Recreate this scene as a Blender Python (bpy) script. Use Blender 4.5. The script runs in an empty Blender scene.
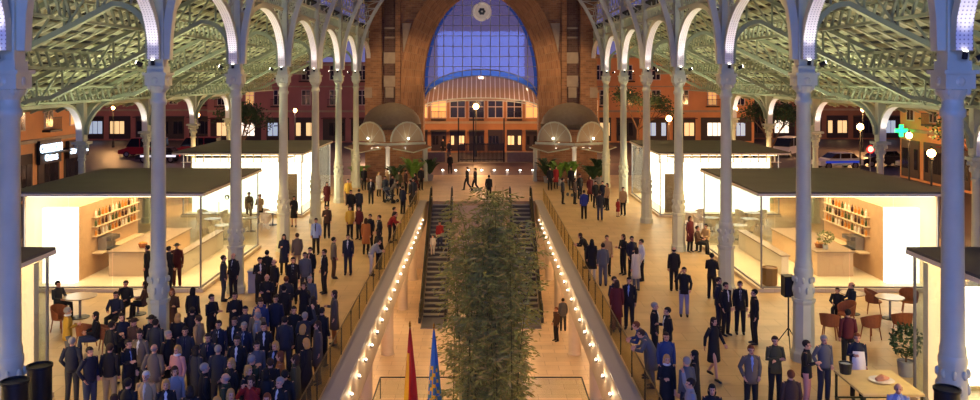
import bpy, bmesh, math, random
from mathutils import Vector, Matrix
S = bpy.context.scene
COL = S.collection
PI = math.pi
# ------------------------------------------------------------------ camera
H = 8.4            # eye height above the market floor
F = 850.0          # focal length in pixels of the 980 px wide frame
cd = bpy.data.cameras.new('camera'); cam = bpy.data.objects.new('camera', cd); COL.objects.link(cam)
cam.location = (0, 0, H); cam.rotation_euler = (PI/2, 0, 0)
cd.sensor_width = 36; cd.lens = 36*F/980
cd.shift_x = 9/980; cd.shift_y = -122/980
cd.clip_start = .1; cd.clip_end = 600
S.camera = cam
# ------------------------------------------------------------------ world: dusk sky
W = bpy.data.worlds.new('dusk'); S.world = W; W.use_nodes = True
nt = W.node_tree; nt.nodes.clear()
out = nt.nodes.new('ShaderNodeOutputWorld'); bg = nt.nodes.new('ShaderNodeBackground')
tc = nt.nodes.new('ShaderNodeTexCoord'); sp = nt.nodes.new('ShaderNodeSeparateXYZ'); rp = nt.nodes.new('ShaderNodeValToRGB')
nz = nt.nodes.new('ShaderNodeTexNoise'); nz.inputs['Scale'].default_value = 3.0
mx = nt.nodes.new('ShaderNodeMixRGB'); mx.blend_type = 'MULTIPLY'; mx.inputs[0].default_value = .35
nt.links.new(tc.outputs['Generated'], sp.inputs[0]); nt.links.new(sp.outputs['Z'], rp.inputs[0])
nt.links.new(tc.outputs['Generated'], nz.inputs['Vector'])
e = rp.color_ramp.elements
e[0].position = 0.0; e[0].color = (.20, .17, .42, 1)
e[1].position = .6; e[1].color = (.06, .055, .15, 1)
m_ = e.new(.12); m_.color = (.12, .10, .27, 1)
nt.links.new(rp.outputs[0], mx.inputs[1]); nt.links.new(nz.outputs['Color'], mx.inputs[2])
nt.links.new(mx.outputs[0], bg.inputs['Color']); bg.inputs['Strength'].default_value = 1.0
nt.links.new(bg.outputs[0], out.inputs[0])
# ------------------------------------------------------------------ exposure
vs = S.view_settings
vs.view_transform = 'Standard'; vs.look = 'None'; vs.gamma = 1; vs.exposure = 0.0; vs.use_curve_mapping = False

def light(name, typ, loc, energy, color, parent=None, target=None, **kw):
    d = bpy.data.lights.new(name, typ); d.energy = energy; d.color = color
    for k, v in kw.items(): setattr(d, k, v)
    o = bpy.data.objects.new(name, d); COL.objects.link(o); o.location = loc
    if target is not None:
        o.rotation_euler = (Vector(target)-Vector(loc)).to_track_quat('-Z', 'Y').to_euler()
    if parent is not None:
        o.parent = parent; o.location = Vector(loc)-parent.location
    return o
# dusk daylight entering through the open gable behind the camera
light('dusk_gable_light', 'AREA', (0, -7, 12.5), 5200, (.12, .25, 1), target=(0, 22, 13.5), shape='RECTANGLE', size=16, size_y=9)
# warm floodlights hung high in the nave roof, shining down on the floor
for y in (28, 37, 47, 58, 69):
    for x in (-6.5, 6.5):
        light('nave_flood', 'SPOT', (x, y, 14.2), 1700 if y < 60 else 600, (1, .64, .31), target=(x*1.05, y-1, 0), spot_size=math.radians(100), spot_blend=.7, shadow_soft_size=.35)
for x in (-9, 9):
    light('gable_fill', 'SPOT', (x*.6, 66.6, 13.2), 1000, (1, .70, .40), target=(x*.75, 73, 7), spot_size=math.radians(75), spot_blend=.8, shadow_soft_size=.3)  # added pair of spots to brighten the brick gable
# ------------------------------------------------------------------ materials
MATS = {}
def lin(c):
    return tuple((x/255/12.92 if x/255 <= .04045 else ((x/255+.055)/1.055)**2.4) for x in c)
def mat(name, rgb=(128,128,128), rough=.6, metal=0, noise=0, nscale=4, emit=None, estr=0, bump=0, spec=.5):
    if name in MATS: return MATS[name]
    m = bpy.data.materials.new(name); m.use_nodes = True; MATS[name] = m
    n = m.node_tree.nodes; L = m.node_tree.links; b = n['Principled BSDF']
    c = lin(rgb)+(1,)
    b.inputs['Base Color'].default_value = c; b.inputs['Roughness'].default_value = rough; b.inputs['Metallic'].default_value = metal
    b.inputs['Specular IOR Level'].default_value = spec
    if noise or bump:
        t = n.new('ShaderNodeTexCoord'); z = n.new('ShaderNodeTexNoise'); z.inputs['Scale'].default_value = nscale; z.inputs['Detail'].default_value = 5
        L.new(t.outputs['Object'], z.inputs['Vector'])
        if noise:
            r = n.new('ShaderNodeValToRGB')
            r.color_ramp.elements[0].position = .3; r.color_ramp.elements[1].position = .7
            r.color_ramp.elements[0].color = tuple(x*(1-noise) for x in c[:3])+(1,)
            r.color_ramp.elements[1].color = tuple(min(1, x*(1+noise)) for x in c[:3])+(1,)
            L.new(z.outputs['Fac'], r.inputs[0]); L.new(r.outputs[0], b.inputs['Base Color'])
        if bump:
            bm = n.new('ShaderNodeBump'); bm.inputs['Strength'].default_value = bump; L.new(z.outputs['Fac'], bm.inputs['Height']); L.new(bm.outputs[0], b.inputs['Normal'])
    if emit:
        b.inputs['Emission Color'].default_value = lin(emit)+(1,); b.inputs['Emission Strength'].default_value = estr
    return m
def brickmat(name, c1, c2, cm, w, h, mortar=.02, rough=.8, use='Object', rot=None, scale=1, noise=.2, spec=.5):
    if name in MATS: return MATS[name]
    m = mat(name, c1, rough, spec=spec); n = m.node_tree.nodes; L = m.node_tree.links; b = n['Principled BSDF']
    t = n.new('ShaderNodeTexCoord'); mp = n.new('ShaderNodeMapping')
    if rot: mp.inputs['Rotation'].default_value = rot
    k = n.new('ShaderNodeTexBrick'); k.inputs['Scale'].default_value = scale
    k.inputs['Brick Width'].default_value = w; k.inputs['Row Height'].default_value = h; k.inputs['Mortar Size'].default_value = mortar
    k.inputs['Color1'].default_value = lin(c1)+(1,); k.inputs['Color2'].default_value = lin(c2)+(1,); k.inputs['Mortar'].default_value = lin(cm)+(1,)
    z = n.new('ShaderNodeTexNoise'); z.inputs['Scale'].default_value = .9; z.inputs['Detail'].default_value = 6
    r = n.new('ShaderNodeMapRange'); r.inputs['To Min'].default_value = 1-noise; r.inputs['To Max'].default_value = 1+noise; r.inputs['From Min'].default_value = .3; r.inputs['From Max'].default_value = .7
    mu = n.new('ShaderNodeMixRGB'); mu.blend_type = 'MULTIPLY'; mu.inputs[0].default_value = 1
    L.new(t.outputs[use], mp.inputs[0]); L.new(mp.outputs[0], k.inputs['Vector']); L.new(t.outputs['Object'], z.inputs['Vector'])
    L.new(z.outputs['Fac'], r.inputs['Value']); L.new(k.outputs['Color'], mu.inputs[1]); L.new(r.outputs[0], mu.inputs[2])
    L.new(mu.outputs[0], b.inputs['Base Color'])
    return m
def glassmat(name, tint=(.92,.95,.93), gloss=.10, rough=.02, diff=0, dcol=(200,200,200), cap=.12):
    if name in MATS: return MATS[name]
    m = bpy.data.materials.new(name); m.use_nodes = True; MATS[name] = m
    n = m.node_tree.nodes; L = m.node_tree.links; n.clear()
    o = n.new('ShaderNodeOutputMaterial'); t = n.new('ShaderNodeBsdfTransparent'); g = n.new('ShaderNodeBsdfGlossy'); x = n.new('ShaderNodeMixShader')
    t.inputs[0].default_value = tint+(1,); g.inputs['Roughness'].default_value = rough
    fr = n.new('ShaderNodeFresnel'); fr.inputs[0].default_value = 1.45
    ad = n.new('ShaderNodeMath'); ad.operation = 'MULTIPLY_ADD'; ad.inputs[1].default_value = .8; ad.inputs[2].default_value = gloss*.3
    mn = n.new('ShaderNodeMath'); mn.operation = 'MINIMUM'; mn.inputs[1].default_value = cap
    ad.inputs[1].default_value = .6
    L.new(fr.outputs[0], ad.inputs[0]); L.new(ad.outputs[0], mn.inputs[0]); L.new(mn.outputs[0], x.inputs[0]); L.new(t.outputs[0], x.inputs[1]); L.new(g.outputs[0], x.inputs[2])
    last = x
    if diff:
        d = n.new('ShaderNodeBsdfDiffuse'); d.inputs[0].default_value = lin(dcol)+(1,); tr = n.new('ShaderNodeBsdfTranslucent'); tr.inputs[0].default_value = lin(dcol)+(1,)
        a = n.new('ShaderNodeMixShader'); L.new(d.outputs[0], a.inputs[1]); L.new(tr.outputs[0], a.inputs[2])
        y = n.new('ShaderNodeMixShader'); y.inputs[0].default_value = diff; L.new(x.outputs[0], y.inputs[1]); L.new(a.outputs[0], y.inputs[2]); last = y
    L.new(last.outputs[0], o.inputs[0]); return m
PAINT = mat('painted_iron', (202,203,172), .45, noise=.06, nscale=2)
PAINTW = mat('painted_iron_soffit', (232,228,222), .5)
# soffit strip with rows of rivet holes (uv: across / along in metres)
def soffit():
    m = mat('perforated_soffit', (238,232,230), .5); n = m.node_tree.nodes; L = m.node_tree.links; b = n['Principled BSDF']
    t = n.new('ShaderNodeTexCoord'); v = n.new('ShaderNodeTexVoronoi'); v.inputs['Randomness'].default_value = 0; v.inputs['Scale'].default_value = 12
    r = n.new('ShaderNodeValToRGB'); r.color_ramp.elements[0].position = .18; r.color_ramp.elements[1].position = .24
    r.color_ramp.elements[0].color = lin((165,158,165))+(1,); r.color_ramp.elements[1].color = lin((238,232,230))+(1,)
    L.new(t.outputs['UV'], v.inputs['Vector']); L.new(v.outputs['Distance'], r.inputs[0]); L.new(r.outputs[0], b.inputs['Base Color'])
    return m
SOFF = soffit()
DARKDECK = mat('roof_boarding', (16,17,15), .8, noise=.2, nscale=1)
RPAINT = mat('roof_iron_paint', (146,156,128), .55, noise=.06, nscale=2)
RAFT = mat('rafter_paint', (184,188,150), .6, noise=.05, nscale=1)
BATT = mat('roof_batten_paint', (160,162,126), .6, noise=.08, nscale=1)
FLOOR = brickmat('stone_paving', (206,174,124), (198,164,114), (176,144,100), 1.2, .8, .012, rough=.42, noise=.12)
BFLOOR = brickmat('basement_paving', (226,198,160), (214,186,148), (180,150,116), 1.2, .6, .012, rough=.4, noise=.1)
CONC = mat('fascia_stone', (205,184,158), .6, noise=.1, nscale=1.5)
STEEL = mat('brushed_steel', (150,150,152), .35, .8)
COPING = mat('zinc_coping', (168,160,158), .5)
BLACK = mat('black_plastic', (18,18,20), .4)
DKIRON = mat('dark_iron', (24,26,26), .5, .3)
ROOFG = mat('kiosk_roof_sheet', (104,97,84), .85, noise=.07, nscale=.8)
CREAM = mat('cream_panel', (236,224,200), .5)
GLASS = glassmat('clear_glass')
RAILG = glassmat('railing_glass', (.86,.80,.58), .06)
WINGL = glassmat('gable_glass', (.72,.68,.74), .12, diff=.14, dcol=(150,150,215))
BLUEGL = glassmat('blue_glass', (.30,.60,1), .1, diff=.45, dcol=(40,120,235))
CANGL = glassmat('canopy_glass', (.6,.5,.42), .1, diff=.5, dcol=(215,178,146))
WOOD = mat('brown_wood', (120,84,54), .6, noise=.15, nscale=5)
WICK = mat('brown_wicker', (150,86,48), .8, noise=.25, nscale=40, bump=.4)
BRICK = brickmat('red_brick', (172,122,78), (140,96,62), (160,130,96), .5, .16, .014, rot=(PI/2,0,0), noise=.28)
BRICKR = brickmat('arch_ring_brick', (178,124,76), (146,98,60), (168,134,96), .16, .6, .014, use='UV', noise=.2)
STONE = mat('pale_stone', (170,150,122), .8, noise=.12, nscale=2)
def emis(name, rgb, s): return mat(name, rgb, .5, emit=rgb, estr=s)
LBOX = emis('light_box_panel', (255,246,226), 3.0)
CEIL = emis('luminous_ceiling', (255,222,170), 5.2)
LAMP = emis('lamp_globe', (255,190,110), 28)
SPOTE = emis('spot_lens', (255,244,225), 12)
# ------------------------------------------------------------------ mesh builder (world coordinates)
class MB:
    def __init__(s): s.v = []; s.f = []; s.mi = []; s.uv = {}
    def add(s, vs, fs, mi=0):
        b = len(s.v); s.v += [tuple(x) for x in vs]; s.f += [tuple(b+i for i in q) for q in fs]; s.mi += [mi]*len(fs); return s
    def box(s, cx, cy, cz, sx, sy, sz, rz=0, mi=0):
        c, n = math.cos(rz), math.sin(rz); vs = []
        for z in (-.5, .5):
            for x, y in ((-.5,-.5),(.5,-.5),(.5,.5),(-.5,.5)):
                X, Y = x*sx, y*sy; vs.append((cx+X*c-Y*n, cy+X*n+Y*c, cz+z*sz))
        return s.add(vs, [(3,2,1,0),(4,5,6,7),(0,1,5,4),(1,2,6,5),(2,3,7,6),(3,0,4,7)], mi)
    def rng(s, x0, x1, y0, y1, z0, z1, mi=0):
        return s.box((x0+x1)/2, (y0+y1)/2, (z0+z1)/2, abs(x1-x0), abs(y1-y0), abs(z1-z0), 0, mi)
    def beam(s, p, q, w, h=None, mi=0, up=(0,0,1)):
        h = h or w; p = Vector(p); q = Vector(q); d = (q-p); 
        if d.length < 1e-6: return s
        d.normalize(); u = Vector(up)
        if abs(d.dot(u)) > .98: u = Vector((0,1,0)) if abs(d.y) < .9 else Vector((1,0,0))
        a = d.cross(u).normalized(); b = a.cross(d).normalized(); vs = []
        for r in (p, q):
            for i, j in ((-.5,-.5),(.5,-.5),(.5,.5),(-.5,.5)): vs.append(r+a*(i*w)+b*(j*h))
        return s.add(vs, [(3,2,1,0),(4,5,6,7),(0,1,5,4),(1,2,6,5),(2,3,7,6),(3,0,4,7)], mi)
    def tube(s, pts, rad, seg=8, mi=0, ref=(1,0,0), cap=True):
        pts = [Vector(p) for p in pts]; n = len(pts)
        if not isinstance(rad, (list, tuple)): rad = [rad]*n
        vs = []
        for i, p in enumerate(pts):
            t = (pts[min(i+1, n-1)]-pts[max(i-1, 0)]).normalized(); r = Vector(ref)
            if abs(t.dot(r)) > .93: r = Vector((0,0,1)) if abs(t.z) < .9 else Vector((0,1,0))
            a = (r-t*r.dot(t)).normalized(); b = t.cross(a)
            rr = rad[i]; rx, ry = rr if isinstance(rr, (list, tuple)) else (rr, rr)
            for k in range(seg):
                an = 2*PI*k/seg; vs.append(p+a*(math.cos(an)*rx)+b*(math.sin(an)*ry))
        fs = [(i*seg+k, i*seg+(k+1) % seg, (i+1)*seg+(k+1) % seg, (i+1)*seg+k) for i in range(n-1) for k in range(seg)]
        if cap: fs += [tuple(range(seg-1, -1, -1)), tuple((n-1)*seg+k for k in range(seg))]
        return s.add(vs, fs, mi)
    def lathe(s, cx, cy, prof, seg=16, mi=0, rz=0):
        vs = []; n = len(prof)
        for r, z in prof:
            for k in range(seg): a = 2*PI*k/seg+rz; vs.append((cx+r*math.cos(a), cy+r*math.sin(a), z))
        fs = [(i*seg+k, i*seg+(k+1) % seg, (i+1)*seg+(k+1) % seg, (i+1)*seg+k) for i in range(n-1) for k in range(seg)]
        fs += [tuple(range(seg-1, -1, -1)), tuple((n-1)*seg+k for k in range(seg))]
        return s.add(vs, fs, mi)
    def ball(s, c, r, seg=10, rings=7, mi=0):
        rx, ry, rz = r if isinstance(r, (list, tuple)) else (r, r, r)
        vs = [(c[0], c[1], c[2]-rz)]
        for i in range(1, rings):
            t = PI*i/rings
            for k in range(seg): a = 2*PI*k/seg; vs.append((c[0]+rx*math.sin(t)*math.cos(a), c[1]+ry*math.sin(t)*math.sin(a), c[2]-rz*math.cos(t)))
        vs.append((c[0], c[1], c[2]+rz)); fs = []
        for k in range(seg): fs.append((0, 1+(k+1) % seg, 1+k))
        for i in range(rings-2):
            for k in range(seg): fs.append((1+i*seg+k, 1+i*seg+(k+1) % seg, 1+(i+1)*seg+(k+1) % seg, 1+(i+1)*seg+k))
        b = 1+(rings-2)*seg
        for k in range(seg): fs.append((b+k, b+(k+1) % seg, b+seg))
        return s.add(vs, fs, mi)
    def ext(s, poly, d, mi=0):
        "closed polygon (3-d points) pushed along vector d"
        n = len(poly); d = Vector(d); a = [Vector(p) for p in poly]; b = [p+d for p in a]
        return s.add(a+b, [tuple(range(n-1, -1, -1)), tuple(range(n, 2*n))]+[(i, (i+1) % n, n+(i+1) % n, n+i) for i in range(n)], mi)
    def strip(s, A, B, mi=0, uv=True):
        "quads between two polylines, uv in metres"
        n = len(A); b = len(s.v); s.v += [tuple(p) for p in A]+[tuple(p) for p in B]; L = 0
        for i in range(n-1):
            d = (Vector(A[i+1])-Vector(A[i])).length; w = (Vector(A[i])-Vector(B[i])).length
            s.uv[len(s.f)] = [(0, L), (0, L+d), (w, L+d), (w, L)]; L += d
            s.f.append((b+i, b+i+1, b+n+i+1, b+n+i)); s.mi.append(mi)
        return s
    def build(s, name, mats, parent=None, smooth=False, loc=None):
        o_ = Vector((0,0,0))
        if parent is not None:
            p = parent
            while p is not None: o_ += p.location; p = p.parent
        elif loc is not None: o_ = Vector(loc)
        me = bpy.data.meshes.new(name)
        me.from_pydata([(x-o_.x, y-o_.y, z-o_.z) for x, y, z in s.v], [], s.f)
        if not isinstance(mats, (list, tuple)): mats = [mats]
        for m in mats: me.materials.append(m)
        if len(mats) > 1: me.polygons.foreach_set('material_index', s.mi)
        if s.uv:
            ul = me.uv_layers.new(name='UVMap').data
            for fi, uvs in s.uv.items():
                ls = me.polygons[fi].loop_start
                for j, u in enumerate(uvs): ul[ls+j].uv = u
        if smooth:
            me.polygons.foreach_set('use_smooth', [True]*len(me.polygons))
            me.set_sharp_from_angle(angle=math.radians(50))
        me.update()
        o = bpy.data.objects.new(name, me); COL.objects.link(o)
        if parent is not None: o.parent = parent
        elif loc is not None: o.location = loc
        return o
def tag(o, label=None, cat=None, group=None, kind=None):
    if label: o['label'] = label
    if cat: o['category'] = cat
    if group: o['group'] = group
    if kind: o['kind'] = kind
    return o
def thing(name, loc, label, cat, group=None, kind=None):
    o = bpy.data.objects.new(name, None); o.empty_display_size = .1; COL.objects.link(o); o.location = loc
    return tag(o, label, cat, group, kind)
def struct(name, mb, m, **k):
    o = mb.build(name, m, **k); o['kind'] = 'structure'; return o
def copy_tree(o, parent=None, loc=None, label=None):
    c = o.copy(); COL.objects.link(c)
    if parent is not None: c.parent = parent
    if loc is not None: c.location = loc
    if label: c['label'] = label
    for ch in list(o.children): copy_tree(ch, c)
    return c
def pt(px, py, z=0):
    "point on the level z seen at pixel (px, py)"
    y = F*(H-z)/(py-78); return Vector(((px-481)*y/F, y, z))
ORD = ['nearest','second','third','fourth','fifth','sixth','seventh','eighth','ninth','tenth','eleventh','twelfth','thirteenth','fourteenth','fifteenth','sixteenth','seventeenth','eighteenth','nineteenth','twentieth','twenty-first','twenty-second','twenty-third','twenty-fourth']
SIDE = {-1: 'on the crowded side', 1: 'on the serving-table side'}
# ================================================================== the setting
VX, VY1, BZ = 3.8, 58.0, -5.0
mb = MB(); 
for s in (-1, 1): mb.rng(s*VX, s*24, -2, VY1, -.3, 0)
mb.rng(-24, 24, VY1, 73.6, -.3, 0)
struct('floor', mb, FLOOR)
struct('floor_threshold', MB().rng(-24, 24, 73.6, 84, -.3, -.01), brickmat('red_paving', (112,78,62), (96,66,54), (80,58,48), 1.2, .8, .012, rough=.4))
mb = MB().rng(-10, 10, -2, 60, BZ-.3, BZ); struct('floor_basement', mb, BFLOOR)
mb = MB()
for s in (-1, 1): mb.rng(s*9.7, s*10, -2, 60, BZ, -1.2)
mb.rng(-10, 10, 59.7, 60, BZ, -.3)
struct('wall_basement', mb, CONC)
mb = MB()
for s in (-1, 1): mb.rng(s*(VX+.02), s*10, -2, VY1, -1.2, -.3)
mb.rng(-10, 10, VY1+.02, 60, -1.2, -.3)
struct('ceiling_basement', mb, CONC)
for i, s in enumerate((-1, 1)):
    mb = MB().rng(s*(VX-.14), s*VX, -2, VY1, -1.25, -.03); struct('trim_%d' % (i+1), mb, CONC)
    mb = MB().rng(s*(VX-.14), s*(VX+.36), -2, VY1, 0, .07); struct('trim_%d' % (i+3), mb, COPING)
mb = MB().rng(-150, 150, -10, 260, -.5, -.32)
# street ground is laid round the basement hole
mb = MB().rng(-150, -24, -10, 260, -.4, -.1); mb.rng(24, 150, -10, 260, -.4, -.1); mb.rng(-24, 24, 84, 260, -.4, -.1)
struct('street', mb, mat('asphalt', (74,64,62), .5, noise=.15, nscale=.6))
# round pillars under the gallery
for s in (-1, 1):
    for k, y in enumerate((17.3, 25.3, 33.3, 41.3, 49.3, 56.5)):
        o = MB().lathe(s*4.55, y, [(.33, BZ), (.33, BZ+.08), (.3, BZ+.1), (.3, -1.2)], 20).build('basement_pillar', mat('pillar_plaster', (222,204,180), .55, noise=.05, nscale=2), loc=(s*4.55, y, BZ), smooth=True)
        tag(o, '%s round plaster pillar in the basement under the gallery %s' % (ORD[k], SIDE[s]), 'pillar', kind='thing')
# little fascia lights
for s in (-1, 1):
    y = 20.8
    k = 0
    while y < 54:
        t = thing('fascia_light', (s*(VX-.14), y, -.42), '%s small bright uplight from the camera on the void fascia %s' % (ORD[k], SIDE[s]), 'light', 'uplights along the fascia %s' % ('beside the crowd' if s < 0 else 'beside the serving table'))
        MB().lathe(s*(VX-.2), y, [(.03,-.5),(.05,-.46),(.05,-.42)], 8).build('fitting', STEEL, t)
        MB().ball((s*(VX-.2), y, -.40), .032, 8, 5).build('lens', SPOTE, t)
        if True:
            light('uplight', 'POINT', (s*(VX-.30), y, -.40), 7.5, (1, .75, .45), shadow_soft_size=.05, parent=t)
        y += 1.45; k += 1
# warm light in the basement
for y in (16, 26, 36, 46, 55):
    for x in (-6.5, 6.5):
        light('basement_downlight', 'POINT', (x, y, -1.5), 240, (1, .66, .34), shadow_soft_size=.3)
for y in (24, 33, 42, 51):
    light('basement_flood', 'SPOT', (0, y, 14.5), 2400, (1, .64, .32), target=(0, y-.5, BZ), spot_size=math.radians(30), spot_blend=.5, shadow_soft_size=.3)
# glass balustrades on both sides of the void
for s in (-1, 1):
    t = thing('glass_balustrade', (s*4.2, 38, 0), 'long glass balustrade beside the open void %s' % SIDE[s], 'balustrade')
    y = 18.0
    while y < 57.5:
        y2 = min(y+1.9, 57.6)
        MB().rng(s*4.19, s*4.21, y+.04, y2-.04, .12, .90).build('panel', RAILG, t)
        MB().rng(s*4.19, s*4.22, y-.012, y+.012, .07, .92).build('post', DKIRON, t)
        y = y2
    MB().rng(s*4.19, s*4.22, 18, 57.6, .91, .93).build('handrail', mat('rail_bronze', (120,100,60), .4, .6), t)
t = thing('glass_balustrade', (0, 35.5, BZ), 'low glass railing on the basement floor around the bamboo', 'balustrade')
for (a, b) in (((-4.2,35.5),(0,35.5)), ((0,35.5),(4.2,35.5)), ((-4.2,28),(-4.2,31.7)), ((-4.2,31.7),(-4.2,35.5)), ((4.2,28),(4.2,31.7)), ((4.2,31.7),(4.2,35.5))):
    p = MB().beam(a+(BZ+.45,), b+(BZ+.45,), .02, .8); p.build('panel', GLASS, t)
    q = MB().beam(a+(BZ+.9,), b+(BZ+.9,), .05, .04); q.build('handrail', DKIRON, t)
    MB().rng(a[0]-.02, a[0]+.02, a[1]-.02, a[1]+.02, BZ, BZ+.9).build('post', DKIRON, t)
# ------------------------------------------------------------------ nave columns
NY = [17.3+8*k for k in range(7)]
def mk_column(s, k):
    x, y = s*9.6, NY[k]
    t = thing('cast_iron_column', (x, y, 0), '%s tall cast iron nave column counted from the camera, %s' % (ORD[k], SIDE[s]), 'column', 'nave columns', 'thing')
    m = MB(); m.lathe(x, y, [(.37,0),(.37,.25),(.33,.32),(.31,.4),(.30,1.7),(.34,1.78),(.34,1.86)], 8, rz=PI/8); m.build('octagonal_pedestal', PAINT, t)
    m = MB(); m.lathe(x, y, [(.27,1.86),(.29,1.95),(.30,2.15),(.27,2.35),(.255,2.5),(.275,2.62),(.275,2.72),(.25,2.78)], 20)
    for a in range(8):
        an = a*PI/4; cx, cy = x+.29*math.cos(an), y+.29*math.sin(an)
        m.ball((cx, cy, 2.12), (.055,.055,.11), 6, 5); m.ball((x+.28*math.cos(an+.39), y+.28*math.sin(an+.39), 2.42), (.055,.055,.1), 6, 5)
    m.build('leaf_ornament', PAINT, t, smooth=True)
    m = MB(); m.lathe(x, y, [(.25,2.78),(.25,2.9),(.225,3.0),(.20,7.58),(.245,7.63),(.245,7.76),(.205,7.8),(.205,8.0)], 24); m.build('shaft', PAINT, t, smooth=True)
    m = MB(); m.lathe(x, y, [(.205,7.96),(.25,8.04),(.31,8.16),(.28,8.19)], 16)
    m.box(x, y, 8.33, .60, .60, .30); m.box(x, y, 8.52, .70, .70, .08)
    for a in range(4):
        an = a*PI/2+PI/4; m.ball((x+.28*math.cos(an), y+.28*math.sin(an), 8.14), (.07,.07,.11), 6, 5)
    for dx in (-.30, .30): m.ball((x+dx, y, 8.33), (.03,.10,.10), 6, 5)
    for dy in (-.30, .30): m.ball((x, y+dy, 8.33), (.10,.03,.10), 6, 5)
    m.build('capital', PAINT, t)
    m = MB(); m.box(x, y, 11.75, .32, .28, 6.5); m.box(x+.19, y, 11.75, .05, .42, 6.4); m.box(x-.19, y, 11.75, .05, .42, 6.4)
    m.box(x, y, 8.62, .5, .5, .26); m.build('pier', PAINT, t)
    for dy in (-1, 1):
        f = MB().tube([(x, y+dy*.42, 8.78), (x, y+dy*.46, 8.93)], .055, 8); h = f.build('spotlight', BLACK, t)
        MB().tube([(x, y+dy*.461, 8.932), (x, y+dy*.463, 8.94)], .045, 8).build('lens', SPOTE, h)
        light('arch_spot', 'SPOT', (x, y+dy*.60, 8.9), 62, (1, .93, .90), target=(x, y+dy*1.1, 11.0), spot_size=math.radians(72), spot_blend=.6, shadow_soft_size=.05, parent=t)
    f = MB().tube([(x+s*.48, y, 8.78), (x+s*.64, y-.05, 8.86)], .07, 8); h = f.build('spotlight', BLACK, t)
    MB().tube([(x+s*.64, y-.05, 8.861), (x+s*.646, y-.05, 8.863)], .055, 8).build('lens', SPOTE, h)
    light('roof_spot', 'SPOT', (x+s*.72, y, 8.85), 150, (1, .86, .58), target=(x+s*5, y+1.2, 11.0), spot_size=math.radians(150), spot_blend=.8, shadow_soft_size=.12, parent=t)
    return t
for s in (-1, 1):
    for k in range(7): mk_column(s, k)
# ------------------------------------------------------------------ arcade arches along the nave (plane x = +-9.6)
def mk_arcade(s, y0, idx):
    x = s*9.6; yc = y0+4
    t = thing('arcade_arch', (x, yc, 8.7), '%s round iron arch with lit soffit between nave columns %s' % (ORD[idx], SIDE[s]), 'arch', 'arcade arches', 'thing')
    n = 20; A = []; B = []; A2 = []; B2 = []
    P = [(-3.58, 8.95), (-3.58, 9.25)]+[(-3.58*math.cos(PI*i/n), 9.25+2.2*math.sin(PI*i/n)) for i in range(1, n)]+[(3.58, 9.25), (3.58, 8.95)]
    Q = [(-3.80, 8.95), (-3.80, 9.25)]+[(-3.80*math.cos(PI*i/n), 9.25+2.42*math.sin(PI*i/n)) for i in range(1, n)]+[(3.80, 9.25), (3.80, 8.95)]
    w = .17
    A = [(x-w, yc+a, z) for a, z in P]; B = [(x+w, yc+a, z) for a, z in P]
    MB().strip(A, B).build('soffit', SOFF, t, smooth=True)
    m = MB(); C = [(x-w, yc+a, z) for a, z in Q]; D = [(x+w, yc+a, z) for a, z in Q]
    m.strip(A, C); m.strip(B, D); m.strip(C, D); m.build('rib', PAINT, t)
    # spandrel and frieze
    m = MB()
    m.rng(x-.06, x+.06, yc-3.8, yc+3.8, 11.68, 11.78); m.rng(x-.06, x+.06, yc-3.8, yc+3.8, 12.3, 12.42)
    for i in range(20):
        a = yc-3.7+i*.37; m.beam((x, a, 11.76), (x, a+.33, 12.32), .05, .05)
    m.build('frieze', PAINT, t)
    m = MB()
    for i, (a, z) in enumerate(Q):
        if 3 <= i < len(Q)-3 and abs(a) > 1.5 and i % 2: m.beam((x, yc+a, z), (x, yc+a, 11.7), .04, .05)
    m.rng(x-.03, x+.03, yc-3.78, yc+3.78, 11.62, 11.69)
    for sg in (-1, 1):
        m.beam((x, yc+sg*3.75, 11.6), (x, yc+sg*2.9, 10.9), .05, .05); m.tube([(x, yc+sg*(3.42+.22*math.cos(q*PI/5)), 11.42+.22*math.sin(q*PI/5)) for q in range(11)], .03, 5)
    m.build('spandrel', PAINT, t)
    m = MB(); m.rng(x-.05, x+.05, yc-3.8, yc+3.8, 13.2, 13.3); m.rng(x-.05, x+.05, yc-3.8, yc+3.8, 14.5, 14.62)
    for i in range(6):
        a = yc-3.8+i*1.267; m.beam((x, a, 13.3), (x, a+1.267, 14.5), .05, .05); m.beam((x, a+1.267, 13.3), (x, a, 14.5), .05, .05); m.beam((x, a, 12.4), (x, a, 13.25), .05)
    m.build('clerestory_lattice', PAINT, t)
for s in (-1, 1):
    for k in range(8): mk_arcade(s, 9.3+8*k, k)
# ------------------------------------------------------------------ great arches across the nave
def mk_nave(y, idx):
    t = thing('nave_arch', (0, y, 8.8), '%s great semicircular iron arch spanning the nave roof' % ORD[idx], 'arch', 'nave arches', 'thing')
    n = 40; R = 9.22; R2 = 9.46; w = .13; zc = 8.95
    P = [(R*math.cos(PI*i/n), zc+R*math.sin(PI*i/n)) for i in range(n+1)]; Q = [(R2*math.cos(PI*i/n), zc+R2*math.sin(PI*i/n)) for i in range(n+1)]
    A = [(a, y-w, z) for a, z in P]; B = [(a, y+w, z) for a, z in P]; C = [(a, y-w, z) for a, z in Q]; D = [(a, y+w, z) for a, z in Q]
    m = MB(); m.strip(A, B); m.strip(A, C); m.strip(B, D); m.strip(C, D); m.build('rib', PAINT, t)
    for s in (-1, 1):
        m = MB(); m.beam((s*9.42, y, 9.85), (s*9.42, y, 15.1), .05); z = 9.9
        while z < 15:
            xi = math.sqrt(R2*R2-(z-zc)**2); z2 = z+.55; xj = math.sqrt(R2*R2-(z2-zc)**2)
            if xi < 9.3: m.beam((s*xi, y, z), (s*9.42, y, z), .04, .05); m.beam((s*xj, y, z2), (s*9.42, y, z), .035, .04)
            z = z2
        m.build('spandrel', PAINT, t)
for k in range(7): mk_nave(NY[k], k)
mb = MB()
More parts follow.
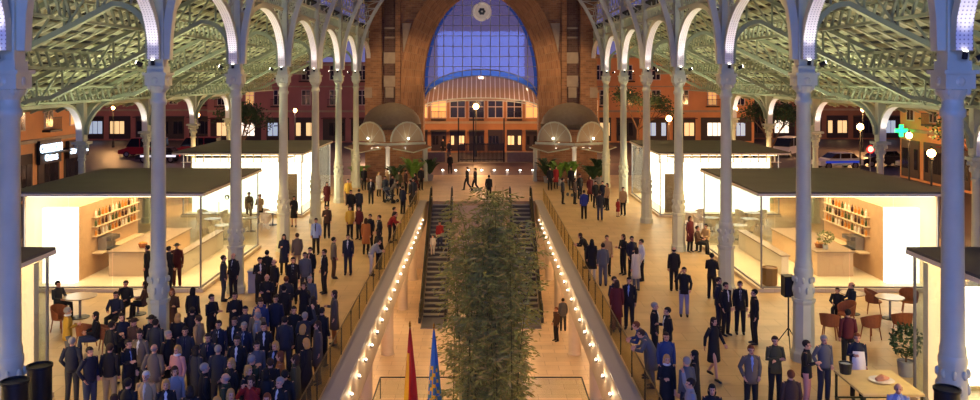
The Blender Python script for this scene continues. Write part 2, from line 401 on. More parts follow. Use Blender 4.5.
for s in (-1, 1): mb.ext([(s*9.9, 2, 15.0), (0, 2, 19.6), (0, 2, 19.75), (s*9.9, 2, 15.15)], (0, 71.3, 0))
for s in (-1, 1): mb.ext([(s*9.3, 2, 15.05), (s*10.2, 2, 14.75), (s*10.2, 2, 14.9), (s*9.3, 2, 15.25)], (0, 71.3, 0))
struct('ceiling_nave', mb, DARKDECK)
# ------------------------------------------------------------------ aisle roofs
def chord(x):      # lower chord of the aisle truss, x measured outwards
    return 10.55-.5*(x-10.8)
def deck(x): return 11.98-.5*(x-10.8)
for s in (-1, 1):
    mb = MB().ext([(s*9.5, 3, deck(9.5)+.1), (s*21.2, 3, deck(21.2)+.1), (s*21.2, 3, deck(21.2)+.2), (s*9.5, 3, deck(9.5)+.2)], (0, 71, 0))
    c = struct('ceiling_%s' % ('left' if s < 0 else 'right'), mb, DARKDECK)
    m = MB(); x = 9.9
    while x < 21.2:
        z = deck(x); m.ext([(s*x, 3, z+.08), (s*(x+.30), 3, z-.07), (s*(x+.30), 3, z-.12), (s*x, 3, z+.03)], (0, 70.8, 0)); x += .55
    m.build('battens', BATT, c)['kind'] = 'structure'
    m = MB(); y = 4.5
    while y < 73:
        m.beam((s*9.6, y, deck(9.6)-.09), (s*21.1, y, deck(21.1)-.09), .16, .06); y += 1.14
    m.build('rafters', RAFT, c)['kind'] = 'structure'
def mk_truss(s, y, idx):
    t = thing('aisle_roof_truss', (s*9.8, y, 8.9), '%s sloping iron truss carrying the aisle roof %s' % (ORD[idx], SIDE[s]), 'roof truss', 'aisle trusses', 'thing')
    n = 8; P = [(9.95, 8.95), (9.95, 9.55)]+[(9.95+.95*(1-math.cos(PI/2*i/n)), 9.55+.98*math.sin(PI/2*i/n)) for i in range(1, n+1)]
    P += [(x, chord(x)) for x in (12, 13.2, 14.4, 15.6, 16.8)]
    P += [(16.8+2.3*math.sin(PI/2*i/n), chord(16.8)-.0-(1.9-1.9*math.cos(PI/2*i/n))*1.0) for i in range(1, n+1)]
    m = MB(); w = .12
    Q = []
    for i, (a, z) in enumerate(P):
        a0, z0 = P[max(i-1, 0)]; a1, z1 = P[min(i+1, len(P)-1)]; d = Vector((a1-a0, z1-z0)).normalized(); Q.append((a-d.y*.16, z+d.x*.16))
    A = [(s*a, y-w, z) for a, z in P]; B = [(s*a, y+w, z) for a, z in P]; C = [(s*a, y-w, z) for a, z in Q]; D = [(s*a, y+w, z) for a, z in Q]
    m.strip(A, B); m.strip(A, C); m.strip(B, D); m.strip(C, D); m.build('lower_chord', RPAINT, t)
    m = MB(); m.beam((s*9.8, y, deck(9.8)-.3), (s*20.6, y, deck(20.6)-.3), .16, .16); m.build('upper_chord', RPAINT, t)
    m = MB(); x = 10.4; k = 0
    while x < 18.6:
        zl = chord(x) if x > 10.9 else 10.5
        if x > 16.8: zl = chord(16.8)-(1.9-1.9*math.sqrt(max(0, 1-((x-16.8)/2.3)**2)))
        zl += .1
        m.beam((s*x, y, zl), (s*x, y, deck(x)-.3), .06, .08)
        x2 = x+1.0
        if x2 < 18.7: m.beam((s*x, y, deck(x)-.32), (s*x2, y, (chord(x2) if x2 < 16.8 else chord(16.8)-.3)+.1), .05, .06)
        x = x2
    m.build('web', RPAINT, t)
for s in (-1, 1):
    for k in range(7): mk_truss(s, NY[k], k)
for s in (-1, 1):
    for i, x in enumerate((12.3, 15.1, 17.9)):
        zb, zt = chord(x)+.30, chord(x)+.92
        t = thing('lattice_purlin', (s*x, 38, zb), '%s lattice purlin running under the aisle roof %s' % (('upper','middle','lower')[i], SIDE[s]), 'purlin', 'lattice purlins', 'thing')
        MB().rng(s*x-.06, s*x+.06, 4, 73, zb, zb+.1).build('lower_bar', RPAINT, t)
        MB().rng(s*x-.06, s*x+.06, 4, 73, zt, zt+.1).build('upper_bar', RPAINT, t)
        m = MB(); y = 4.1
        while y < 72.6:
            m.beam((s*x, y, zt), (s*x, y+.34, zb+.1), .08, .09)
            y += .62
        m.build('web', RPAINT, t)
# ------------------------------------------------------------------ outer columns with bracket arches
OY = [33.3+8*k for k in range(6)]
def mk_outer(s, k):
    x, y = s*19.4, OY[k]
    t = thing('small_iron_column', (x, y, 0), '%s slim outer column with leafy capital at the aisle edge %s' % (ORD[k], SIDE[s]), 'column', 'outer columns', 'thing')
    MB().lathe(x, y, [(.3,0),(.3,.3),(.24,.4),(.24,1.2),(.20,1.3)], 8).build('pedestal', PAINT, t)
    MB().lathe(x, y, [(.18,1.3),(.15,4.35),(.19,4.4),(.19,4.48),(.15,4.5)], 14).build('shaft', PAINT, t, smooth=True)
    m = MB(); m.lathe(x, y, [(.16,4.5),(.18,4.7),(.24,4.85),(.20,4.86),(.26,5.08),(.33,5.18)], 12); m.box(x, y, 5.25, .72, .72, .12)
    for a in range(8): an = a*PI/4; m.ball((x+.21*math.cos(an), y+.21*math.sin(an), 4.8), (.06,.06,.11), 6, 4); m.ball((x+.28*math.cos(an+.4), y+.28*math.sin(an+.4), 5.05), (.07,.07,.1), 6, 4)
    m.build('capital', PAINT, t)
    m = MB(); m.box(x, y, 6.3, .36, .36, 2.0); m.build('pier', PAINT, t)
    for dy in (-1, 1):
        P = [(.28, 5.35), (.28, 5.7)]+[(.28+1.5*(1-math.cos(PI/2*i/8)), 5.7+1.35*math.sin(PI/2*i/8)) for i in range(1, 9)]+[(3.98, 7.05)]
        Q = [(a-.14 if a < 1 else a, z+(.14 if a > 1 else .05)) for a, z in P]
        A = [(x-.16, y+dy*a, z) for a, z in P]; B = [(x+.16, y+dy*a, z) for a, z in P]; C = [(x-.16, y+dy*a, z) for a, z in Q]; D = [(x+.16, y+dy*a, z) for a, z in Q]
        MB().strip(A, B).build('soffit', PAINTW, t); m = MB(); m.strip(A, C); m.strip(B, D); m.strip(C, D); m.build('bracket', PAINT, t)
        light('bracket_spot', 'SPOT', (x, y+dy*.55, 5.4), 60, (1, .94, .84), target=(x, y+dy*.85, 7), spot_size=math.radians(80), spot_blend=.6, shadow_soft_size=.05, parent=t)
for s in (-1, 1):
    for k in range(5): mk_outer(s, k)
for s in (-1, 1):
    t = thing('eave_frieze', (s*19.4, 50, 7.1), 'pierced iron frieze along the outer eave %s' % SIDE[s], 'frieze', None, 'thing')
    x = s*19.4; MB().rng(x-.07, x+.07, 20, 73, 7.18, 7.28).build('lower_bar', PAINT, t); MB().rng(x-.07, x+.07, 20, 73, 7.62, 7.72).build('upper_bar', PAINT, t)
    m = MB(); y = 20.2
    while y < 72.8:
        m.beam((x, y, 7.28), (x, y+.35, 7.62), .05); m.beam((x, y+.35, 7.62), (x, y+.35, 7.28), .05); y += .5
    m.build('lattice', PAINT, t)
# ------------------------------------------------------------------ brick gable with the great arched window
GY = 73.3
def aw(z): return 4.95 if z <= 8 else 4.95*math.sqrt(max(0, 1-((z-8)/7.8)**2))
n = 14
arc = [(4.95, 0), (4.95, 4), (4.95, 8)]+[(4.95*math.cos(PI/2*i/n), 8+7.8*math.sin(PI/2*i/n)) for i in range(1, n+1)]
ringo = [(6.9, 0), (6.9, 4), (6.9, 8)]+[(6.9*math.cos(PI/2*i/n), 8+9.6*math.sin(PI/2*i/n)) for i in range(1, n+1)]
mb = MB()
for s in (-1, 1):
    for i in range(len(arc)-1):
        (a, z), (b, z2) = arc[i], arc[i+1]
        zo, zo2 = z, z2
        if i < 2: zo, zo2 = z, z2
        mb.ext([(s*a, GY, z), (s*9.9, GY, z), (s*9.9, GY, z2), (s*b, GY, z2)], (0, 1.6, 0))
    mb.rng(s*0, s*9.9, GY, GY+1.6, 15.8, 22)
struct('wall_far', mb, BRICK)
ring = thing('brick_arch_ring', (0, GY, 0), 'projecting brick arch ring framing the great gable window', 'arch', None, 'thing')
for s in (-1, 1):
    m = MB(); A = [(s*a, GY-.35, z) for a, z in arc]; B = [(s*a, GY-.35, z) for a, z in ringo]; A2 = [(s*a, GY+.05, z) for a, z in arc]; B2 = [(s*a, GY+.02, z) for a, z in ringo]
    m.strip(A, B); m.strip(A, A2); m.strip(B, B2); m.build('half_ring', BRICKR, ring)
mb = MB()
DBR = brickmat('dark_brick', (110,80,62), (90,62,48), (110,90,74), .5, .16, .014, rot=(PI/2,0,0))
for s in (-1, 1):
    side = 'near the crowd' if s < 0 else 'on the serving-table side'
    def pil(x0, x1, d, m_, lab, blocks, z0=0):
        t = thing('brick_pilaster', (s*(x0+x1)/2, GY, z0), lab, 'pilaster', 'gable pilasters', 'thing')
        MB().rng(s*x0, s*x1, GY-d, GY-.01, z0, 15.2).build('shaft', m_, t)
        for (a, b_, za, zb) in blocks: MB().rng(s*a, s*b_, GY-d-.05, GY-d+.1, za, zb).build('stone_block', STONE, t)
    pil(9.9, 8.5, .7, BRICK, 'outer brick pilaster of the gable '+side, [(9.95, 9.3, 6.7, 7.6)])
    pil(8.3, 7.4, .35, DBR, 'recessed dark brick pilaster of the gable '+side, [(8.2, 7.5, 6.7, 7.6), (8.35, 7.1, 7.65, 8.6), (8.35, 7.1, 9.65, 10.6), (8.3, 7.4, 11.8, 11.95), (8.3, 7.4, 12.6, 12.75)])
    pil(7.35, 6.92, .5, BRICK, 'narrow brick pilaster beside the arch ring '+side, [])
    t = thing('stone_wedge', (s*6.3, GY-.42, 10.6), 'tapering pale stone wedge set beside the arch ring '+side, 'stone block', 'arch ring stones', 'thing')
    MB().ext([(s*6.65, GY-.50, 10.6), (s*5.95, GY-.50, 13.1), (s*6.75, GY-.50, 13.1)], (0, .14, 0)).build('stone', STONE, t)
    t = thing('stone_plinth', (s*6.0, GY-.45, 0), 'stone plinth block at the foot of the brick arch '+side, 'plinth', 'arch plinths', 'thing')
    MB().rng(s*7.0, s*4.9, GY-.6, GY-.36, 0, 2.3).build('block', STONE, t)
# great window
gw = thing('gable_window', (0, 75.2, 8), 'great arched window of violet glass with iron grid and rosette', 'window', None, 'thing')
def inarc(x, z): return abs(x) < aw(z)-.02
WY = 74.9
def ctop(x): return 6.35+2.25*math.sqrt(max(0, 1-(x/4.95)**2))   # top curve of the street canopy
m = MB(); N = 40
for i in range(N):
    x0 = -4.93+9.86*i/N; x1 = x0+9.86/N
    def ztop(x): return 8+7.8*math.sqrt(max(0, 1-(x/4.95)**2))
    m.add([(x0, WY, ctop(x0)+.55), (x1, WY, ctop(x1)+.55), (x1, WY, ztop(x1)), (x0, WY, ztop(x0))], [(0,1,2,3)])
m.build('glass', WINGL, gw)
m = MB()
for i in range(N):
    x0 = -4.93+9.86*i/N; x1 = x0+9.86/N
    m.add([(x0, WY, ctop(x0)), (x1, WY, ctop(x1)), (x1, WY, ctop(x1)+.5), (x0, WY, ctop(x0)+.5)], [(0,1,2,3)])
m.build('blue_glass_band', BLUEGL, gw)
for s in (-1, 1):
    m = MB(); 
    for i in range(12):
        z0 = 7.0+i*.65; z1 = z0+.65
        if z1 > 15: break
        m.add([(s*(aw(z0)-.0), WY-.03, z0), (s*(aw(z1)-.0), WY-.03, z1), (s*(aw(z1)-.28), WY-.03, z1), (s*(aw(z0)-.28), WY-.03, z0)], [(0,1,2,3)])
    m.build('blue_glass_edge', BLUEGL, gw)
m = MB(); fr = mat('window_iron', (150,150,135), .5)
for i in range(-6, 7):
    x = i*.82
    if abs(x) < 4.9: m.beam((x, WY-.06, ctop(x)), (x, WY-.06, 8+7.8*math.sqrt(1-(x/4.95)**2)), .06, .06)
for j in range(10):
    z = 7.6+j*.9
    hw = aw(z)
    xs = hw
    if z < ctop(0):
        xin = 4.95*math.sqrt(max(0, 1-((z-6.35)/2.25)**2))
        for s in (-1, 1): m.beam((s*xin, WY-.06, z), (s*xs, WY-.06, z), .05, .05)
    else: m.beam((-xs, WY-.06, z), (xs, WY-.06, z), .05, .05)
for q in range(N):
    x0 = -4.93+9.86*q/N; x1 = x0+9.86/N
    for dz in (0, .55): m.beam((x0, WY-.08, ctop(x0)+dz), (x1, WY-.08, ctop(x1)+dz), .08, .08)
m.build('iron_grid', fr, gw)
m = MB(); cz = 14.25; 
m.tube([(.08+.74*math.cos(a*PI/10), WY-.12, cz+.74*math.sin(a*PI/10)) for a in range(21)], .12, 6); ros = m.build('rosette', mat('rosette_stone', (240,234,220), .7), gw)
MB().tube([(.08, WY-.1, cz), (.08, WY-.16, cz)], .66, 20, ref=(1,0,0)).build('rosette_disc', mat('rosette_disc', (222,214,200), .7), ros)
m = MB()
for a in range(6): an = a*PI/3; m.tube([(.08+.2*math.cos(an), WY-.17, cz+.2*math.sin(an)), (.08+.2*math.cos(an), WY-.2, cz+.2*math.sin(an))], .13, 8)
m.build('rosette_opening', DKIRON, ros)
light('rosette_fill', 'SPOT', (0, GY-3, 12.5), 160, (1,.92,.85), target=(.08, WY, 14.25), spot_size=math.radians(30), spot_blend=.4, shadow_soft_size=.1)  # added spot that brightens the rosette
# fan canopy over the street side of the arch
fc = thing('fan_canopy', (0, 76, 0), 'ribbed glass fan canopy glowing pink under the great window', 'canopy', None, 'thing')
N = 24
def rimz(x): return 5.75+.85*math.sqrt(max(0, 1-(x/5.3)**2))
U = [(-4.93+9.86*i/N) for i in range(N+1)]
top = [(x, WY+.1, ctop(x)) for x in U]; bot = [(x*1.06, WY+2.6*math.sqrt(max(.02, 1-(x/5.0)**2))+.2, rimz(x*1.06*.99)) for x in U]
MB().strip(top, bot).build('glass', CANGL, fc)
m = MB()
for a, b in zip(top, bot): m.beam(a, b, .07, .10)
m.build('ribs', PAINTW, fc)
m = MB()
for i in range(N): m.beam(bot[i], bot[i+1], .10, .16); m.beam((bot[i][0], bot[i][1], bot[i][2]-.22), (bot[i+1][0], bot[i+1][1], bot[i+1][2]-.22), .06, .08)
m.build('rim', PAINT, fc)
for x in (-3, 0, 3): light('canopy_lamp', 'POINT', (x, 76.2, 5.2), 90, (1, .66, .46), shadow_soft_size=.15)
# floor lights on the threshold
for i in range(9):
    x = -4.6+i*1.16
    t = thing('floor_light', (x, 76.6, 0), '%s glowing paving light of the row under the gable, counted from the crowd side' % ('first' if i == 0 else ORD[i]), 'light', 'floor lights in a row under the gable')
    MB().lathe(x, 76.6, [(.13,0),(.13,.05),(.10,.06)], 10).build('rim', STEEL, t); MB().ball((x, 76.6, .08), (.1,.1,.08), 8, 5).build('lens', SPOTE, t)
# ================================================================== glass kiosks
KF = brickmat('kiosk_floor', (238,222,190), (232,214,180), (214,194,160), 1.0, 1.0, .008, rough=.4, noise=.05)
RZ = 3.94
def mk_kiosk(s, x0, x1, y0, y1, name_label, kind):
    t = thing('glass_kiosk', (s*(x0+x1)/2, (y0+y1)/2, 0), name_label, 'kiosk', None, 'thing')
    MB().rng(s*x0, s*x1, y0, y1, 0, .14).build('plinth', KF, t)
    MB().rng(s*(x0-.02), s*(x1+.5), y0-.05, y1+.05, RZ-.16, RZ).build('roof', ROOFG, t)
    MB().rng(s*(x0+.2), s*(x1-.2), y0+.25, y1-.25, RZ-.24, RZ-.17).build('luminous_ceiling', CEIL, t)
    m = MB(); m.rng(s*(x0-.04), s*(x1+.5), y0-.09, y0-.05, RZ-.17, RZ-.07); m.rng(s*(x0-.06), s*(x0-.02), y0, y1, RZ-.17, RZ-.07)
    m.build('edge_strip', CREAM, t)
    # glass
    n = max(2, round((x1-x0)/1.7)); w = (x1-x0-.3)/n
    for i in range(n):
        for y in (y0+.15, y1-.15):
            a = x0+.15+i*w
            MB().rng(s*(a+.02), s*(a+w-.02), y-.01, y+.01, .15, RZ-.2).build('glass_panel', GLASS, t)
    n2 = max(2, round((y1-y0)/2)); w2 = (y1-y0-.3)/n2
    for i in range(n2):
        a = y0+.15+i*w2
        MB().rng(s*(x0+.14), s*(x0+.16), a+.02, a+w2-.02, .15, RZ-.2).build('glass_panel', GLASS, t)
    m = MB()
    for (x, y) in ((x0+.12, y0+.12), (x0+.12, y1-.12), (x1-.12, y0+.12), (x1-.12, y1-.12)): MB().rng(s*(x-.03), s*(x+.03), y-.03, y+.03, .14, RZ-.16).build('corner_post', STEEL, t)
    m.rng(s*(x0+.1), s*x1, y0+.12, y0+.18, .14, .2); m.rng(s*(x0+.12), s*(x0+.18), y0, y1, .14, .2)
    m.build('bottom_rail', STEEL, t)
    if kind == 'bar':
        MB().rng(s*(x1-1.75), s*(x1-.45), y0+.9, y0+1.25, .14, 3.15).build('light_box', LBOX, t)
        MB().rng(s*(x1-1.75), s*(x1-1.68), y0+1.25, y1-1.6, .14, 3.15).build('bar_wall', mat('bar_wall_wood', (188,150,110), .5, noise=.08), t)
        MB().rng(s*(x1-.1), s*(x1-.05), y0+.3, y1-.3, .14, RZ-.25).build('back_wall', CREAM, t)
        sh = MB()
        for z in (1.75, 2.15, 2.55): sh.rng(s*(x1-1.98), s*(x1-1.76), y0+2.4, y1-1.9, z-.03, z)
        sh.rng(s*(x1-2.2), s*(x1-1.76), y0+2.4, y1-1.9, 1.0, 1.06)
        sh.build('shelves', mat('shelf_pale', (214,190,150), .4), t)
        MB().rng(s*(x1-1.68), s*(x1-.2), y1-1.62, y1-1.55, .14, 3.1).build('partition', CREAM, t)
    if kind == 'hall':
        MB().rng(s*(x0+.9), s*(x1-.3), y0+1.2, y0+1.35, .14, RZ-.5).build('light_wall', LBOX, t)
        MB().rng(s*(x0+.62), s*(x0+1.55), y0+1.0, y0+1.2, .14, 2.5).build('door_panel', mat('door_panel', (132,112,92), .6), t)
        MB().rng(s*(x0+.9), s*(x0+1.05), y0+1.4, y1-.6, .14, RZ-.5).build('side_wall', LBOX, t)
        m = MB(); xx = x0
        while xx < x1: m.rng(s*xx, s*(xx+.06), y0+.05, y0+.09, RZ-.62, RZ-.18); xx += .5
        m.rng(s*x0, s*x1, y0+.04, y0+.10, RZ-.64, RZ-.6); m.build('slatted_band', CREAM, t)
    if kind == 'near':
        MB().rng(s*(x0+.62), s*(x0+(1.1 if s < 0 else 2.6)), y1-.6, y1-.4, .5, 3.0).build('light_box', LBOX, t)
        MB().rng(s*(x0+.22), s*(x0+.55), y1-.6, y1-.35, .14, RZ-.3).build('pale_column_panel', CREAM, t)
    return t
for s in (-1, 1):
    w = 'beside the crowd' if s < 0 else 'beyond the serving table'
    mk_kiosk(s, 10.9, 18.1, 33.3, 42.1, 'lit glass kiosk with bar and bottle shelves '+w, 'bar')
    mk_kiosk(s, 10.7, 18.1, 51.2, 61.0, 'glass kiosk with glowing white walls at the far end %s' % SIDE[s], 'hall')
    mk_kiosk(s, 11.25, 18.1, 13.5, 22.4, 'nearest glass kiosk with dark flat roof %s' % SIDE[s], 'near')
    # added uplights without fittings above the kiosk roofs brighten the aisle ceiling
    for y in (35.2, 40.5, 53, 59, 20.5):
        light('roof_fill', 'SPOT', (s*14.6, y, RZ+.25), 1500 if y > 30 else 800, (.97, .95, .66), target=(s*14.4, y+.2, 9), spot_size=math.radians(150), spot_blend=.9, shadow_soft_size=.3)
    # counter
    c = thing('bar_counter', (s*14.8, 37.6, .14), 'long pale bar counter inside the kiosk %s' % SIDE[s], 'counter')
    MB().rng(s*14.0, s*15.5, 35.4, 40.9, .14, 1.12).build('body', mat('counter_front', (206,176,140), .4), c)
    MB().rng(s*13.93, s*15.57, 35.33, 40.95, 1.12, 1.18).build('worktop', mat('counter_top', (150,128,104), .3), c)
    c = thing('long_bench', (s*12.1, 38.4, .14), 'long low pale service counter along the glass %s' % SIDE[s], 'counter')
    MB().rng(s*12.55, s*12.85, 35.5, 41.4, .14, .95).build('body', CREAM, c); MB().rng(s*12.5, s*12.9, 35.45, 41.45, .95, 1.0).build('top', mat('counter_top'), c)
    c = thing('coffee_machine', (s*15.9, 36.6, 1.06), 'steel coffee machine on the back shelf %s' % SIDE[s], 'coffee machine')
    MB().rng(s*15.95, s*16.32, 36.2, 37.1, 1.06, 1.62).build('body', STEEL, c); MB().rng(s*15.75, s*15.95, 36.2, 37.1, 1.45, 1.62).build('group_head', mat('steel_dark', (90,90,92), .3, .7), c)
    m = MB(); m.rng(s*15.7, s*15.95, 36.2, 37.1, 1.06, 1.12); m.build('drip_tray', BLACK, c)
    c = thing('bread_basket', (s*14.3, 36.6, 1.18), 'orange basket of pastries on the bar counter %s' % SIDE[s], 'basket')
    MB().lathe(s*14.4, 36.2, [(.14,1.18),(.2,1.36),(.17,1.36)], 10).build('basket', WICK, c)
    m = MB(); [m.ball((s*14.4+.09*math.cos(a), 36.2+.09*math.sin(a), 1.38), (.08,.08,.06), 6, 4) for a in (0, 2, 4)]; m.build('pastries', mat('pastry', (214,150,70), .7), c)
    # bottles
    bm_ = [mat('bottle_amber', (190,120,40), .15), mat('bottle_green', (60,80,40), .15), mat('bottle_clear', (220,214,190), .1), mat('bottle_dark', (60,34,26), .15)]
    m = MB().lathe(0, 0, [(.045,0),(.045,.19),(.018,.24),(.018,.31)], 7); proto = None
    me = None
    for r, z in enumerate((1.75, 2.15, 2.55)):
        for k in range(13):
            y = 35.85+k*.335
            if me is None:
                o = m.build('bottle', bm_[0], loc=(0,0,0)); me = o.data
            else:
                o = bpy.data.objects.new('bottle', me); COL.objects.link(o)
            o.location = (s*(16.24), y, z); o.material_slots[0].link = 'OBJECT'; o.material_slots[0].material = bm_[(k*7+r*5+(k//3)) % 4]
            o.scale = (1.15, 1.15, 1)
            tag(o, '%s bottle, %s along the %s lit bar shelf %s' % (('amber','green','clear','dark')[(k*7+r*5+(k//3)) % 4], 'first' if k == 0 else ORD[k], ('lowest','middle','top')[r], SIDE[s]), 'bottle', 'bottles on the bar shelves '+w)
# kiosk logo mark on the lit wall panel
t = thing('lit_sign_panel', (-15.9, 50.6, 0), 'white glowing sign panel with small black round logo', 'sign')
MB().rng(-16.35, -14.85, 50.55, 50.65, 1.05, 2.35).build('panel', LBOX, t)
MB().tube([(-15.1, 50.55, 1.32), (-15.1, 50.52, 1.32)], .15, 16).build('round_logo', BLACK, t)
MB().ext([(-15.19, 50.515, 1.24), (-15.02, 50.515, 1.24), (-15.10, 50.515, 1.42)], (0, -.006, 0)).build('logo_triangle', LBOX, t)
MB().rng(-15.62, -15.58, 50.58, 50.62, 0, 1.05).build('post', STEEL, t)
# potted flowers on the bar of the serving-table side
def potted(name, x, y, z, r, h, pr, ph, label, potm, leafm, n=260, stemh=None, cat='plant'):
    t = thing(name, (x, y, z), label, cat)
    MB().lathe(x, y, [(pr*.8, z), (pr, z+ph), (pr*.9, z+ph), (pr*.9, z+ph-.04)], 14).build('pot', potm, t, smooth=True)
    stemh = stemh if stemh is not None else ph
    MB().tube([(x, y, z+ph-.05), (x, y, z+stemh+.1)], .03, 6).build('stem', WOOD, t)
    rnd = random.Random(int(x*100+y)); m = MB(); cz = z+stemh+h/2
    for i in range(n):
        u, v = rnd.uniform(-1, 1), rnd.uniform(0, 2*PI); q = math.sqrt(1-u*u); k = rnd.uniform(.6, 1)
        c = Vector((x+r*k*q*math.cos(v), y+r*k*q*math.sin(v), cz+h/2*k*u)); d = Vector((rnd.uniform(-1,1), rnd.uniform(-1,1), rnd.uniform(-.4,1))).normalized(); L = r*.28
        a = d.cross(Vector((rnd.uniform(-1,1),.3,.6))).normalized()*L*.35
        m.add([c-d*L*.5, c+a+d*.0, c+d*L*.6, c-a], [(0,1,2,3)])
    f = m.build('foliage', leafm, t); f['kind'] = 'stuff'
    return t
LEAF = mat('dark_leaf', (52,78,40), .6, noise=.3, nscale=6); LEAF2 = mat('bright_leaf', (110,150,50), .6, noise=.25, nscale=6)
POTC = mat('grey_pot', (150,146,138), .6); POTB = mat('bronze_pot', (150,108,60), .5, .3)
potted('flower_arrangement', 14.55, 35.9, 1.18, .38, .6, .12, .18, 'green and white flower arrangement standing on the bar counter', mat('glass_vase', (200,205,195), .2), mat('pale_leaf', (110,124,76), .6, noise=.4, nscale=8), 200)
potted('potted_topiary', 12.0, 24.0, 0, .46, 1.0, .24, .42, 'round clipped bush in grey pot beside the near kiosk', POTC, LEAF, 420, .5)
t = thing('bronze_planter', (11.45, 33.75, .14), 'square bronze planter just inside the kiosk glass corner', 'planter')
MB().lathe(11.5, 33.85, [(.22,.14),(.30,.2),(.32,.85),(.28,.88),(.28,.82)], 8).build('pot', POTB, t); MB().lathe(11.5, 33.85, [(.27,.80),(.2,.86),(.05,.88)], 8).build('soil', WOOD, t)
# ================================================================== terrace furniture
def mk_chair():
    t = thing('wicker_chair', (0,0,0), 'x', 'chair', 'wicker chairs')
    m = MB(); m.lathe(0, 0, [(.24,.40),(.27,.43),(.25,.46),(.05,.465)], 14); m.build('seat', WICK, t)
    m = MB(); vs = []; n = 12
    for i in range(n+1):
        a = -.15*PI+1.3*PI*i/n; h = .66+.20*math.sin(PI*i/n); r = .28
        for (rr, z) in ((r, .42), (r+.05, h), (r+.02, h), (r-.03, .42)): vs.append((rr*math.cos(a), rr*math.sin(a), z))
    fs = []
    for i in range(n):
        for k in range(4): fs.append((i*4+k, (i+1)*4+k, (i+1)*4+(k+1) % 4, i*4+(k+1) % 4))
    fs += [(0,1,2,3), (n*4+3, n*4+2, n*4+1, n*4)]
    m.add(vs, fs); m.build('backrest', WICK, t)
    for sx in (-1, 1):
        for sy in (-1, 1): MB().tube([(sx*.17, sy*.17, .42), (sx*.22, sy*.22, 0)], [.022, .016], 6).build('leg', WICK, t)
    return t
def mk_table(r=.42, top=None):
    t = thing('round_table', (0,0,0), 'x', 'table', 'round terrace tables')
    MB().lathe(0, 0, [(r*.97,.72),(r,.735),(r,.75),(r*.98,.76)], 20).build('tabletop', top or mat('table_top_marble', (196,176,150), .25), t)
    MB().lathe(0, 0, [(.035,.02),(.035,.72)], 8).build('pole', STEEL, t); MB().lathe(0, 0, [(.24,0),(.24,.02),(.05,.05)], 14).build('base', DKIRON, t)
    return t
CH = None; TB = None; TB2 = None
def put_chair(px, py, rz, label, white=False, xy=None):
    global CH
    if CH is None: CH = mk_chair(); c = CH
    else: c = copy_tree(CH)
    p = Vector(xy+(0,)) if xy else pt(px, py, .8)
    c.location = (p.x, p.y, 0); c.rotation_euler = (0, 0, rz); c['label'] = label
    if white:
        c['group'] = 'pale terrace chairs'
        for ch in c.children: ch.material_slots[0].link = 'OBJECT'; ch.material_slots[0].material = CREAM
    return c
def put_table(px, py, label, xy=None, k=1):
    global TB
    if TB is None: TB = mk_table(); c = TB
    else: c = copy_tree(TB)
    p = Vector(xy+(0,)) if xy else pt(px, py, .75)
    c.location = (p.x, p.y, 0); c['label'] = label; c.scale = (k, k, 1)
    return p
R_ = math.radians
p = put_table(890, 297, 'round marble terrace table between the wicker chairs by the near kiosk', k=1.15)
p = put_table(853, 293, 'round terrace table where a man in dark clothes sits', k=1.0)
put_chair(874, 291, 20, 'wicker armchair behind the marble table, nearer the column')
put_chair(909, 291, -.4, 'wicker armchair behind the marble table, nearer the near kiosk')
put_chair(902, 312, PI, 'wicker armchair in front of the marble table by the near kiosk glass')
put_chair(871, 314, PI+.3, 'empty wicker armchair nearest the red-vested waiter, turned away')
put_chair(830, 313, 2.6, 'wicker armchair just behind the speaker column, back to camera')
put_chair(846, 303, -PI/2+.2, 'wicker armchair in which the seated man leans back')
p = put_table(80, 296, 'large round terrace table before the lit light box', k=1.35)
put_table(138, 293, 'round table laid with white cloth where two people sit', k=1.2)
put_chair(86, 322, 2.9, 'round-backed wicker armchair with its back to the mustard jacket')
put_chair(61, 307, 1.3, 'wicker armchair nearest the glass of the near kiosk, occupied')
put_chair(108, 325, 2.2, 'wicker armchair beside the crouching guests at the crowd edge')
# rear terraces between the kiosks
for s in (-1, 1):
    nm = SIDE[s]
    spots = [(12.6, 46.6), (11.9, 48.6), (14.6, 46.2), (15.4, 48.2), (13.4, 44.2)]
    for i, (x, y) in enumerate(spots):
        put_table(0, 0, '%s pale round table on the rear terrace %s' % (ORD[i], nm), xy=(s*x, y), k=1.1)
        for j, a in enumerate((.5, 2.4, 4.4)):
            put_chair(0, 0, a-PI/2, '%s chair round the %s rear terrace table %s' % (('first','second','third')[j], ORD[i], nm), white=True, xy=(s*x+.72*math.cos(a), y+.72*math.sin(a)))
    MB_ = MB().rng(s*10.6, s*18.1, 43.2, 50.2, 0, .05)
# serving table
t = thing('serving_table', (9.6, 21.3, 0), 'long pale wooden serving table with dark metal legs', 'table')
a, b, c, d = pt(838, 369, .95), pt(893, 383, .95), pt(884, 402, .95), pt(830, 386, .95)
tx0, tx1, ty0, ty1 = 9.0, 10.45, 20.0, 21.7
MB().rng(tx0, tx1, ty0, ty1, .9, .95).build('tabletop', mat('serving_top', (214,190,130), .4, noise=.06), t)
for x in (tx0+.05, tx1-.05):
    for y in (ty0+.05, ty1-.05): MB().rng(x-.025, x+.025, y-.025, y+.025, 0, .9).build('leg', mat('green_steel', (50,54,36), .4, .4), t)
m = MB(); m.rng(tx0+.05, tx1-.05, ty1-.07, ty1-.04, .25, .29); m.rng(tx0+.03, tx0+.06, ty0, ty1, .25, .29); m.build('stretcher', mat('green_steel'), t)
t = thing('serving_platter', (9.85, 20.9, .95), 'white platter with carved ham on the serving table', 'platter')
MB().lathe(9.85, 20.9, [(.18,.95),(.30,.985),(.28,.985),(.1,.96)], 18).build('plate', mat('white_china', (235,232,224), .2), t)
MB().tube([(9.7,20.86,1.0),(9.85,20.9,1.03),(10.05,20.95,1.0)], [.05,.09,.03], 8).build('ham', mat('ham', (190,130,100), .5), t)
